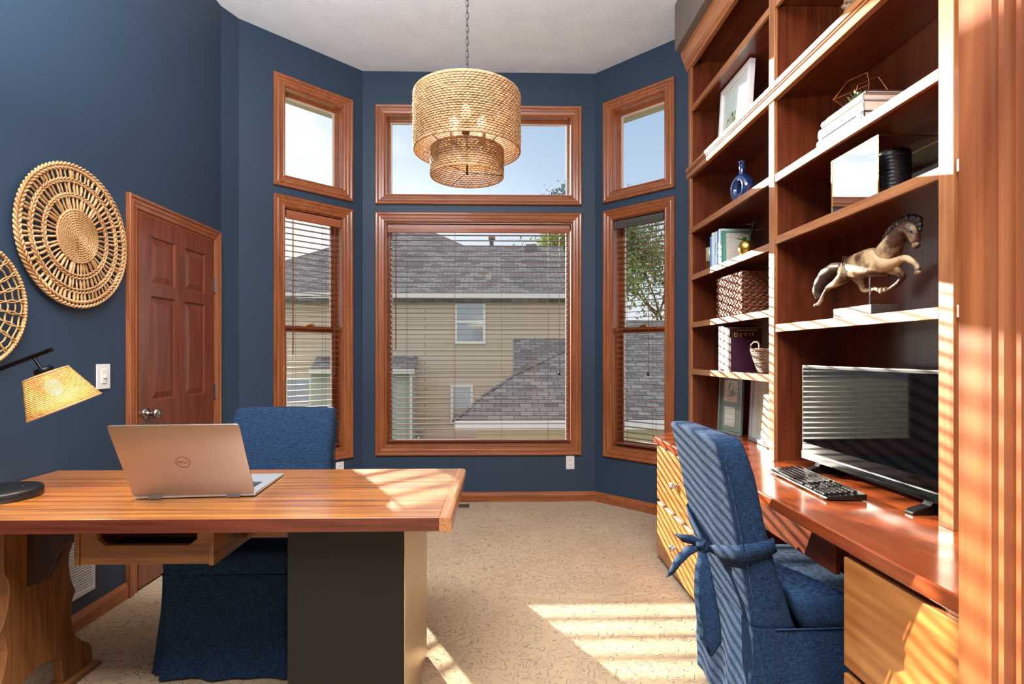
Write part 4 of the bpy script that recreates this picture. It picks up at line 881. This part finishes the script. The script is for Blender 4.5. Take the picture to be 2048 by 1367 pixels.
for x, y, dx in ((1165, 240, -.014), (1275, 245, .014)):
    a = hp_(x, y+22, dx); b_ = hp_(x, y-32, dx); MB().tube([a, a.lerp(b_, .4), b_], [.008, .0085, .001], 8, flat=.5).build('ear', dark_w, v)
for x, y, dx in ((1205, 352, -.021), ): MB().ball(hp_(x, y, dx), .0035, 10).build('eye', dark_slot, v)
MB().ball(hp_(1248, 470), (.012, .014, .012), 12).build('muzzle', horse_m, v)
for x, y, dx in ((395, 985, -.036), (955, 862, .034), (1265, 705, -.034), (960, 848, .034)): MB().ball(hp_(x, y, dx), (.011, .012, .010), 10).build('hoof', horse_m, v)
a = hp_(855, 700); MB().tube([(HX, a.y, a.z-.0), (HX, a.y, 1.4125+.038)], .0032, 10).build('rod', chrome, v)
MB().box(HX-.055, 1.94, 1.4125, HX+.052, 2.165, 1.4125+.04).build('base', mat('grey_wood_block', '#463c36', .5, var=((2, 2, 40), '#362e2a', .3)), v, .002)
# ================================================================ LONG DESK (left)
DX0, DX1, DY0_, DY1_ = -1.938, -.150, 1.70, 2.425
dk = thing('trestle_desk', 'long oak trestle desk with thick top and scroll-cut leg against the left wall', 'desk', (-1.1, 2.05, 0))
MB().box(DX0, DY0_+.004, TZ-.042, DX1-.04, DY1_, TZ).build('desk_top', desk_top, dk, .002)
MB().box(DX0, DY0_, TZ-.043, DX1-.04, DY0_+.0035, TZ-.0015).build('front_edge', desk_edge, dk)
MB().prism([(DX1-.04, TZ-.048), (DX1-.006, TZ-.048), (DX1, TZ-.042), (DX1, TZ-.012), (DX1-.004, TZ-.004), (DX1-.012, TZ), (DX1-.04, TZ)], DY0_, DY1_, 'y').build('end_cap', wood('desk_end_wood', '#8a4a28', '#c08656', 'y', .25, .4), dk, .001)
# scroll-cut leg: outline in the plane across the desk, facing the room
LX = -1.655; T_ = .034
def sp(x, y): p = at(x, y, X=LX); return (p.y, p.z)
right = [(148, 1066), (147, 1085), (140, 1105), (138, 1125), (141, 1150), (146, 1168), (152, 1180), (145, 1200), (142, 1225), (145, 1250), (151, 1268), (165, 1280), (178, 1284), (184, 1290), (185, 1318), (181, 1330)]
R_ = [sp(x, y) for x, y in right]; cy_ = R_[0][0]-.165
cy_ = 1.995
half = [(p[0]-cy_, p[1]) for p in R_]
half = [(max(.07, a), min(b, TZ-.045)) for a, b in half]; half[0] = (half[0][0], TZ-.044)
hb_ = half[-1][0]
out = [(cy_+a, b) for a, b in half]+[(cy_+hb_, .024), (cy_+.10, .024), (cy_+.09, .115), (cy_+.05, .14), (cy_, .15), (cy_-.05, .14), (cy_-.09, .115), (cy_-.10, .024), (cy_-hb_, .024)]+[(cy_-a, b) for a, b in half[::-1]]
MB().prism(out, LX-T_, LX, 'x').build('leg', oak['z'], dk, .003)
MB().prism([(cy_-hb_-.03, .003), (cy_+hb_+.03, .003), (cy_+hb_+.03, .016), (cy_+hb_+.02, .024), (cy_-hb_-.02, .024), (cy_-hb_-.03, .016)], LX-.055, LX+.022, 'x').build('foot', oak['y'], dk, .003)
# curved bracket under the top
q = lambda x, y: (lambda p: (p.x, p.z))(at(x, y, Y=1.86))
q = lambda x, y: (lambda p: (p.x, p.z))(at(x, y, Y=1.935))
br = [(LX+.001, TZ-.044)]+[(-1.475, TZ-.044)]+[q(x, y) for x, y in ((160, 1085), (140, 1085), (131, 1089), (122, 1100), (112, 1121), (100, 1145), (88, 1163))]+[(LX+.001, q(78, 1174)[1])]
MB().prism(br, 1.935, 1.955, 'y').build('bracket', mat('dark_oak', '#23130b', .5, var=((40, 40, 3), '#331d10', .2)), dk, .002)
MB().box(LX, 2.0, .60, -.70, 2.03, .70).build('stretcher', oak['x'], dk, .002)
# drawer hung under the top
dr = MB(); a = at(160, 1068, Y=1.775); b_ = at(418, 1127, Y=1.775); x0, x1, z0, z1 = a.x, b_.x, b_.z, TZ-.046
fz = z1-.002; cut = [(x0+.050, fz), (x0+.055, fz-.040), (x0+.08, fz-.058), (x1-.065, fz-.058), (x1-.04, fz-.040), (x1-.035, fz)]
poly = [(x0, z0), (x1, z0), (x1, z1)]+[(x, z if i not in (0, 5) else z1) for i, (x, z) in reversed(list(enumerate(cut)))]+[(x0, z1)]
MB().prism(poly, 1.775, 1.795, 'y').build('drawer_front', oak['x'], dk, .002)
MB().box(x1+.001, 1.772, z0-.004, x1+.017, 2.30, z1).build('drawer_side', oak['y'], dk, .001); MB().box(x0-.017, 1.772, z0-.004, x0-.001, 2.30, z1).build('drawer_side', oak['y'], dk, .001)
MB().box(x0, 1.797, z0, x1, 2.29, z0+.012).box(x0, 2.28, z0+.012, x1, 2.292, z1).build('drawer_box', mat('dark_drawer_inside', '#17110e', .8), dk)
MB().box(x1+.018, 1.84, z1-.045, x1+.028, 1.90, z1).build('runner_block', oak['x'], dk)
# filing cabinet under the right end
fc = thing('filing_cabinet', 'dark metal cabinet under the right end of the long desk, pale glossy side', 'cabinet', (-.5, 2.0, 0))
fm = mat('charcoal_laminate', '#171412', .45, .0, spec=.35, bump=(500, .15, .001))
MB().box(-.690, 1.79, .003, -.312, 2.30, TZ-.050).build('cabinet_body', fm, fc, .003)
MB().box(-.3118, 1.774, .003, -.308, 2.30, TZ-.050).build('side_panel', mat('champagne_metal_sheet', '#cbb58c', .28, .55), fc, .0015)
MB().box(-.688, 1.772, .02, -.313, 1.789, TZ-.055).build('front_panel', fm, fc, .003)

# ---- laptop
LT = Matrix.Translation((-1.078, 1.945, TZ)) @ Matrix.Rotation(R(5), 4, 'Z')
lp = thing('laptop', 'open silver laptop on the long desk seen from behind its lid', 'laptop', (-1.078, 1.945, TZ), R(5))
W2 = .203
MB().prism([(0, .004), (.335, .004), (.338, .008), (.334, .012), (0, .017), (-.004, .012)], -W2, W2, 'x').build('base', mat('silver_laptop_base', '#c3c4c4', .35, .5), lp, .002, local=True)
for y_ in (.03, .30): MB().box(-.17, y_, .0, .17, y_+.01, .005).build('rubber_foot', dark_slot, lp, local=True)
m = MB(); zk = lambda y: .017-.005*(y/.335)+.0002
for r in range(6):
    for c in range(16):
        x = -.175+c*.0219; y = .045+r*.0205; m.box(x, y, zk(y)-.001, x+.0185, y+.017, zk(y)+.0012)
m.build('keys', mat('dark_grey_keys', '#3a3d42', .5), lp, local=True)
MB().add([(-.06, .19, zk(.19)), (.06, .19, zk(.19)), (.06, .30, zk(.30)), (-.06, .30, zk(.30))], [(0, 1, 2, 3)]).build('touchpad', mat('touchpad', '#9aa6ac', .3, .3), lp, local=True)
lean = Matrix.Translation((0, -.002, .014)) @ Matrix.Rotation(math.atan2(.150, .268), 4, 'X')
LH = .305
def rrect(x0, x1, z0, z1, r_, n=6):
    o = []
    for cx, cz, a0 in ((x1-r_, z1-r_, 0), (x0+r_, z1-r_, 90), (x0+r_, z0+r_, 180), (x1-r_, z0+r_, 270)):
        for i in range(n+1): a = R(a0+90*i/n); o.append((cx+r_*math.cos(a), cz+r_*math.sin(a)))
    return o
MB().prism(rrect(-W2, W2, .0, LH, .012), -.003, .002, 'y', lean).build('lid', lid_m, lp, .0012, local=True)
MB().prism(rrect(-W2+.002, W2-.002, .004, LH-.002, .010), .0022, .004, 'y', lean).build('screen', screen_m, lp, local=True)
MB().prism(rrect(-W2, W2, .0, LH, .012), -.0005, .0022, 'y', lean).build('lid_rim', mat('bright_lid_rim', '#e4ddd6', .2, .9), lp, local=True)
for s_ in (-1, 1): MB().box(s_*.13-.022, -.008, .002, s_*.13+.022, .008, .016).build('hinge', mat('hinge_metal', '#8b8682', .35, .8), lp, .002, local=True)
lg = mat('logo_engraving', '#7d4a34', .35, .6)
Ml = lean @ Matrix.Translation((-.005, -.0034, .150)) @ Matrix.Rotation(R(90), 4, 'X')
LW = WM[lp.name] @ Ml
m = MB(); rg = [(.0225*math.cos(2*pi*i/40), .0225*math.sin(2*pi*i/40), 0) for i in range(40)]; m.tube(rg, .0010, 6, True, Ml); m.build('logo_ring', lg, lp, local=True)
xx = -.0125
for ch in 'DELL':
    mm = LW @ Matrix.Translation((xx, 0, 0)) @ (Matrix.Rotation(R(28), 4, 'Z') if ch == 'E' else Matrix.Identity(4)); text(ch, .0135, mm, lg, lp, 'logo_letter', .0004); xx += .0085

# ---- desk lamp
bl = Vector((-1.775, 1.965, TZ)); L0 = thing('desk_lamp', 'black arm desk lamp with a glowing tapered rattan shade on the long desk', 'desk lamp', bl)
MB().lathe([(0, .001), (.118, .001), (.121, .006), (.121, .028), (.117, .033), (0, .033)], (0, 0, 0), 48).build('lamp_base', mat('matt_black_base', '#0e1014', .42), L0, local=True)
MB().lathe([(0, 0), (.006, 0), (.006, .003), (0, .004)], (.055, .03, .033), 16).build('switch', blackp, L0, local=True)
YA = 1.965
pa = at(103, 699, Y=YA); pb = at(-8, 740, Y=YA); pc = at(-75, 764, Y=YA)
MB().tube([(bl.x-.095, YA, TZ+.033), (bl.x-.095, YA, pc.z+.01), ], .008, 12).build('pole', blackm, L0)
MB().tube([(pc.x+.0, YA, pc.z), pb, pa], .0085, 12).build('arm', blackm, L0)
pj = at(66, 712, Y=YA); pk = at(86, 742, Y=YA)
ax = Vector((.76*math.sin(R(24))+.05, .65*math.sin(R(24))-.07, -math.cos(R(24)))).normalized()
MB().tube([pj, pk], .0055, 10).build('shade_stem', blackm, L0)
rot = ax.to_track_quat('-Z', 'Y').to_matrix().to_4x4(); st_ = at(91, 746, Y=YA)
MS = Matrix.Translation(st_) @ rot
MB().lathe([(0, .022), (.026, .022), (.030, .014), (.030, -.012), (.024, -.012), (0, -.012)], (0, 0, 0), 24, MS).build('socket', blackm, L0)
rt, rb_, hh = .068, .112, .128; sh = MB(); rnd = random.Random(1)
rows = 21; cols = 44
for i in range(rows+1):
    t_ = i/rows; r0 = rt+(rb_-rt)*t_; z = -.006-hh*t_
    sh.tube([(r0*(1+.016*(1 if (k+i) % 2 else -1))*math.cos(2*pi*k/(cols)), r0*(1+.016*(1 if (k+i) % 2 else -1))*math.sin(2*pi*k/(cols)), z) for k in range(cols)], .00255, 5, True, MS)
shade_m = mat('rattan_shade', '#d8a860', .6, var=(60, '#b07c3e', .2), bump=(300, .3, .001)); 
b_ = shade_m.node_tree.nodes['Principled BSDF']; b_.inputs['Transmission Weight'].default_value = 0
sh.build('shade', shade_m, L0); m = MB()
for k in range(cols): a = 2*pi*k/cols; m.tube([MS @ Vector((rt*math.cos(a), rt*math.sin(a), -.004)), MS @ Vector((rb_*math.cos(a), rb_*math.sin(a), -.006-hh))], .0012, 4)
m.build('shade_ribs', rattan, L0); m = MB()
for r0, z in ((rt, -.004), (rb_+.001, -.007-hh)): m.tube([MS @ Vector((r0*math.cos(2*pi*k/40), r0*math.sin(2*pi*k/40), z)) for k in range(40)], .0035, 8, True)
m.build('shade_rims', rattan, L0)
bulb_m = mat('lit_bulb', '#fff2d8', .4, emit=('#ffdca0', 1.6))
MB().ball((0, 0, -.055), (.024, .024, .032), 14, MS).build('bulb', bulb_m, L0)
def point(name, loc, e, r_=.03, c=(1, .76, .45)):
    l = bpy.data.lights.new(name, 'POINT'); l.energy = e; l.shadow_soft_size = r_; l.color = c; o = bpy.data.objects.new(name, l); COL.objects.link(o); o.location = loc; return o
point('desk_lamp_light', MS @ Vector((0, 0, -.10)), 5)

# ---- pendant
PC = Vector((-.147, 2.453, 0)); pd = thing('pendant_lamp', 'two-tier woven rope drum pendant lamp hanging on a chain before the windows', 'pendant lamp', (PC.x, PC.y, 2.07))
def drum(name, r_, z0, z1, rows, cols, rb):
    m = MB(); rnd = random.Random(rows); ph = (z1-z0)/rows
    for i in range(rows):
        z = z0+ph*(i+.5); n = cols*4; pts = []
        m2 = []
        for k in range(n):
            a = 2*pi*k/n; bead = (k+2*(i % 2)) % 4
            rr_ = r_+rnd.uniform(-.0012, .0012)
            pts.append((PC.x+rr_*math.cos(a), PC.y+rr_*math.sin(a), z+rnd.uniform(-.0006, .0006))); m2.append(rb*(1.18 if bead in (1, 2) else .62)*rnd.uniform(.9, 1.1))
        m.tube(pts, m2, 6, True)
    m.build(name, rattan_l, pd)
    m = MB()
    for k in range(cols): a = 2*pi*(k+.1)/cols; m.box(-.001, -.0009, z0, .001, .0009, z1, Matrix.Translation((PC.x+(r_-.002)*math.cos(a), PC.y+(r_-.002)*math.sin(a), 0)) @ Matrix.Rotation(a, 4, 'Z'))
    m.build(name+'_warp', rattan_l, pd)
    m = MB()
    for z in (z0, z1): m.tube([(PC.x+r_*math.cos(2*pi*k/64), PC.y+r_*math.sin(2*pi*k/64), z) for k in range(64)], .004, 8, True)
    m.build(name+'_rim', rattan_l, pd)
    m = MB(); rnd2 = random.Random(5)
    for _ in range(int(rows*cols*.25)):
        a = rnd2.uniform(0, 2*pi); z = rnd2.uniform(z0, z1); p = Vector((PC.x+r_*math.cos(a), PC.y+r_*math.sin(a), z)); d_ = Vector((math.cos(a)+rnd2.uniform(-.6, .6), math.sin(a)+rnd2.uniform(-.6, .6), rnd2.uniform(-.7, .7))).normalized(); m.tube([p, p+d_*rnd2.uniform(.006, .014)], .0004, 3)
    m.build(name+'_fibres', rattan_l, pd)
drum('upper_drum', .238, 2.183, 2.432, 24, 78, .0045); drum('lower_drum', .162, 2.072, 2.190, 12, 52, .0043)
m = MB()
for k in range(4): a = pi/4+k*pi/2; m.tube([(PC.x, PC.y, 2.400), (PC.x+.236*math.cos(a), PC.y+.236*math.sin(a), 2.428)], .003, 6).tube([(PC.x+.16*math.cos(a), PC.y+.16*math.sin(a), 2.19), (PC.x+.225*math.cos(a), PC.y+.225*math.sin(a), 2.215)], .002, 6)
m.tube([(PC.x, PC.y, 2.08), (PC.x, PC.y, 2.43)], .0045, 8)
for k in range(3): a = k*2*pi/3; m.tube([(PC.x, PC.y, 2.09), (PC.x+.16*math.cos(a), PC.y+.16*math.sin(a), 2.078)], .0015, 6)
m.build('wire_frame', mat('bronze_wire', '#3a332c', .4, .8), pd)
for k in range(3):
    a = .5+k*2*pi/3; c = Vector((PC.x+.075*math.cos(a), PC.y+.075*math.sin(a), 2.285))
    MB().tube([(PC.x, PC.y, 2.26), (c.x, c.y, 2.26)], .005, 6).lathe([(0, -.03), (.017, -.03), (.017, .025), (0, .025)], c-Vector((0, 0, .02)), 14).build('bulb_socket', mat('brown_socket', '#6a4a3a', .5), pd); MB().ball(c+Vector((0, 0, .045)), (.022, .022, .034), 12).build('bulb', bulb_m, pd)
point('pendant_light', (PC.x, PC.y, 2.31), 4, .05)
m = MB(); z = 2.436; i = 0
ch = MB()
while z < CZ-.03:
    Mx = Matrix.Translation((PC.x, PC.y, z+.014)) @ Matrix.Rotation(R(90*(i % 2)+20), 4, 'Z'); ch.tube([(.0075*math.cos(2*pi*k/12), 0, .0175*math.sin(2*pi*k/12)) for k in range(12)], .0018, 5, True, Mx); z += .029; i += 1
ch.build('chain', mat('dark_chain', '#4c4c4c', .35, .9), pd); MB().tube([(PC.x+.003, PC.y, 2.43), (PC.x+.003, PC.y, CZ-.01)], .0014, 5).build('cord', dark_slot, pd)
MB().lathe([(0, -.03), (.02, -.03), (.06, -.008), (.062, 0), (0, 0)], (PC.x, PC.y, CZ-.001), 30).build('ceiling_canopy', MATS['bronze_wire'], pd)

# ---- woven wall discs
def braid(m, MW, r_, rad, twist, n=None, closed=True, strands=2, z=0, zf=1.0):
    n = n or int(2*pi*r_/rad*2.6); 
    for s_ in range(strands):
        pts = []
        for k in range(n):
            a = 2*pi*k/n; ph = round(twist)*a+2*pi*s_/strands; q = r_+rad*.55*math.cos(ph); pts.append(MW @ Vector((q*math.cos(a), q*math.sin(a), z+rad*.55*zf*math.sin(ph))))
        m.tube(pts, rad*.62, 6, True)
MW = Matrix.Translation((XL+.022, 2.512, 1.805)) @ Matrix.Rotation(R(90), 4, 'Y')
wb = thing('woven_wall_disc', 'large round woven water hyacinth wall disc left of the door', 'wall decoration', (XL, 2.512, 1.805))
m = MB(); rd = random.Random(6)
for r_, rad, tw in ((.3165, .0082, 1), (.2985, .0082, -1), (.2545, .0060, 1), (.2415, .0060, -1), (.1890, .0058, 1), (.1768, .0058, -1)): braid(m, MW, r_, rad, tw*2*pi*r_/.044)
m.build('braided_rings', seagrass, wb)
m = MB()
for ra_, rb2, n_ in ((.260, .290, 74), (.195, .236, 60), (.116, .171, 46)):
    for k in range(n_):
        a = 2*pi*(k+rd.uniform(-.2, .2))/n_; w_ = rd.uniform(.0035, .0066)*(1.1 if ra_ < .15 else 1)
        p = [(ra_-.006, .7), ((ra_+rb2)/2, 1.15), (rb2+.006, .8)]; m.tube([MW @ Vector((r__*math.cos(a), r__*math.sin(a), rd.uniform(-.003, .003))) for r__, _ in p], [w_*q for _, q in p], 6)
m.build('spokes', seagrass, wb)
m = MB(); r_ = .012
while r_ < .122: braid(m, MW, r_, .0068, max(2, 2*pi*r_/.024), n=max(24, int(2*pi*r_/.008)), z=.004); r_ += .0105
m.ball((0, 0, .004), (.010, .010, .006), 10, MW); m.build('coiled_centre', seagrass, wb)
MB().lathe([(0, -.010), (.108, -.010), (.108, -.006), (0, -.006)], (0, 0, 0), 40, MW).build('backing', wick_br, wb)
MW = Matrix.Translation((XL+.03, 1.99, 1.455)) @ Matrix.Rotation(R(90), 4, 'Y')
wb = thing('woven_wall_disc', 'open lattice rattan wall disc with a wrapped rim at the left edge of the picture', 'wall decoration', (XL, 1.99, 1.455))
m = MB(); n_ = 110
for k in range(n_):
    a = 2*pi*k/n_; m.ball((.242*math.cos(a), .242*math.sin(a), 0), (.0085, .0085, .0095), 6, MW)
m.tube([MW @ Vector((.242*math.cos(2*pi*k/80), .242*math.sin(2*pi*k/80), 0)) for k in range(80)], .0072, 6, True); m.build('wrapped_rim', rattan, wb)
m = MB()
for r_ in (.222, .195, .165, .135, .105, .075): m.tube([MW @ Vector(((r_+.003*math.sin(9*a_))*math.cos(a_), (r_+.003*math.sin(9*a_))*math.sin(a_), .003*math.sin(17*a_)-.015*(1-r_/.24))) for a_ in [2*pi*k/90 for k in range(90)]], .0032, 6, True)
m.build('rings', rattan, wb); m = MB()
for k in range(26):
    a = 2*pi*k/26
    for s_ in (-.03, .03): m.tube([MW @ Vector((q*math.cos(a+s_*math.sin(q*60)), q*math.sin(a+s_*math.sin(q*60)), .004-.015*(1-q/.24))) for q in [.03+.0212*i for i in range(11)]], .0028, 5)
m.build('radial_canes', rattan, wb)

# ---- slipcovered chairs (front towards local -y)
def ring(hw, yb, yf, z, r_=.03, n=7, per=10, fn=None):
    """rounded rectangle; straight sides subdivided"""
    o = []
    cs = [(hw-r_, yb-r_, 0), (-hw+r_, yb-r_, 90), (-hw+r_, yf+r_, 180), (hw-r_, yf+r_, 270)]
    for ci, (cx, cy, a0) in enumerate(cs):
        for i in range(n): a = R(a0+90*i/(n-1)); o.append(Vector((cx+r_*math.cos(a), cy+r_*math.sin(a), z)))
        nx, ny, na = cs[(ci+1) % 4]; p0 = o[-1]; p1 = Vector((nx+r_*math.cos(R(na)), ny+r_*math.sin(R(na)), z))
        for j in range(1, per): o.append(p0.lerp(p1, j/per))
    if fn: o = [fn(p, i, len(o)) for i, p in enumerate(o)]
    return o
def ribbon(m, pts, ws, side, th=.003):
    pts = [Vector(p) for p in pts]; side = Vector(side).normalized(); vs_ = []
    for i, p in enumerate(pts):
        t_ = (pts[min(i+1, len(pts)-1)]-pts[max(i-1, 0)]).normalized(); s_ = (side-t_*side.dot(t_)).normalized(); nn = t_.cross(s_); w_ = ws[i]/2
        vs_ += [p-s_*w_-nn*th, p-nn*th*1.8, p+s_*w_-nn*th, p+s_*w_+nn*th, p+nn*th*.4, p-s_*w_+nn*th]
    n = len(pts); fs = [(i*6+k, i*6+(k+1) % 6, (i+1)*6+(k+1) % 6, (i+1)*6+k) for i in range(n-1) for k in range(6)]+[tuple(range(6))[::-1], tuple(range(6*n-6, 6*n))]
    m.add(vs_, fs, None, True)
def make_chair(label):
    o = thing('slipcovered_chair', label, 'chair', (0, 0, 0), group='blue slipcovered parsons chairs')
    wob = lambda p, k, s_=.004: p+Vector((noise.noise(p*9+Vector((k, 0, 0))), noise.noise(p*9+Vector((0, k, 5))), 0))*s_
    prof = [(.36, .262, .10, .246), (.42, .268, .13, .246), (.50, .280, .155, .246), (.58, .295, .180, .247), (.62, .303, .192, .247), (.66, .311, .203, .247), (.72, .323, .218, .248), (.80, .339, .236, .249), (.88, .357, .255, .250), (.94, .371, .272, .250), (.975, .380, .284, .246), (.992, .384, .292, .240), (1.000, .382, .300, .230), (1.003, .372, .312, .21)]
    rings = [[wob(p, 3, .006 if z < .95 else .003) for p in ring(hw, yb, yf, z, min(.035, (yb-yf)/2-.004))] for z, yb, yf, hw in prof]
    MB().loft(rings).build('back_cover', fabric, o, local=True)
    sp_ = [(.37, .10, -.268, .250, .03), (.44, .12, -.272, .254, .035), (.475, .13, -.270, .252, .035), (.492, .13, -.262, .244, .035), (.502, .13, -.24, .222, .03), (.508, .12, -.17, .16, .03), (.511, .08, -.08, .08, .02)]
    MB().loft([[wob(p, 7, .004) for p in ring(hw, yb, yf, z, r_)] for z, yb, yf, hw, r_ in sp_]).build('seat_cover', fabric, o, local=True)
    rs_ = []; nz = 16
    for j in range(nz+1):
        t_ = j/nz; z = .405-(.405-.012)*t_; hw = .252+.032*t_; yf = -.272-.018*t_; yb = .268-.006*t_
        def fn(p, i, n, t_=t_):
            c = Vector((0, (yb+yf)/2, p.z)); d_ = (p-c); d_.z = 0; an = math.atan2(p.y-c.y, p.x); u = d_.normalized()
            f = .010*t_*math.sin(an*7+.6)+.007*t_*math.sin(an*13+2+3*t_)+.012*t_*noise.noise(Vector((p.x*6, p.y*6, t_*2)))
            # kick pleat at every corner
            k = min((Vector((p.x, p.y))-Vector((sx_*hw, sy_))).length for sx_ in (-1, 1) for sy_ in (yb, yf))
            f -= .050*t_*math.exp(-(k/.022)**2)
            f += .010*t_*math.exp(-((k-.05)/.022)**2)
            return p+u*f
        rs_.append(ring(hw, yb, yf, z, .02, 9, 16, fn))
    MB().loft(rs_, cap=False).build('skirt', fabric, o, local=True)
    m = MB()
    m.loft([ring(.2525, .296, -.0, .396, .03, 5, 8)], cap=False) if False else None
    # stitched seam cords
    for sx_ in (-1, 1):
        MB().tube([(sx_*(.249), yb-.012, z) for z, yb, yf, hw in prof[2:10]], .0022, 5).build('seam', fabric, o, local=True)
        MB().tube([(sx_*.2535, .20, .400), (sx_*.2545, -.10, .405), (sx_*.250, -.265, .407)], .0030, 5).build('seam', fabric, o, local=True)
    for sx_ in (-1, 1):
        for sy_ in (-.23, .21): MB().box(sx_*.21-.02, sy_-.02, .001, sx_*.21+.02, sy_+.02, .36).build('leg', mat('dark_chair_leg', '#1c1512', .5) if 'dark_chair_leg' not in MATS else MATS['dark_chair_leg'], o, local=True)
    # sash tied behind
    sash = MB(); bz = .60
    pts = []; wd = []
    for s_ in (-1,):
        path = [(.02, .318, .575), (.08, .317, .590), (.15, .313, .608), (.20, .309, .622), (.243, .302, .636), (.2545, .285, .646), (.2560, .25, .652), (.2560, .215, .662), (.250, .196, .668)]
    for sg in (-1, 1): ribbon(sash, [(sg*x, y+.003, z) for x, y, z in path], [.020, .038, .046, .052, .054, .054, .052, .05, .045], (0, .1, 1), .0025)
    so_ = sash.build('sash', fabric, o, local=True)
    kn = MB(); kn.ball((0, .330, .572), (.024, .018, .022), 12); kn.tube([(-.022, .336, .585), (.0, .348, .583), (.018, .340, .565), (.006, .332, .548)], [.010, .013, .011, .008], 8)
    kn.build('knot', fabric, so_, local=True)
    tl_ = MB()
    ribbon(tl_, [(-.006, .338, .56), (-.028, .346, .50), (-.045, .345, .42), (-.058, .338, .34), (-.068, .334, .27), (-.085, .338, .225)], [.026, .060, .080, .086, .076, .008], (.72, .69, 0))
    ribbon(tl_, [(.012, .338, .57), (.045, .372, .545), (.07, .40, .50), (.085, .42, .455), (.105, .43, .425)], [.018, .040, .038, .026, .004], (1, .2, .3))
    ribbon(tl_, [(.01, .338, .58), (.035, .362, .588), (.070, .385, .582), (.105, .40, .585)], [.020, .036, .030, .006], (0, .3, 1))
    tl_.build('sash_tails', fabric, so_, local=True)
    return o
mat('dark_chair_leg', '#1c1512', .5)
c1 = make_chair('blue slipcovered chair at the worktop, sash tied behind, back striped by blind shadows')
def copy_tree(o, parent=None):
    c = o.copy(); COL.objects.link(c); c.parent = parent
    for ch_ in list(o.children): copy_tree(ch_, c)
    return c
c2 = copy_tree(c1); c2['label'] = 'blue slipcovered chair pulled in behind the long desk under the left windows'
c1.location = (1.07, 1.945, 0); c1.rotation_euler = (0, 0, R(90))
c2.location = (-1.075, 2.42, 0); c2.rotation_euler = (0, 0, 0)
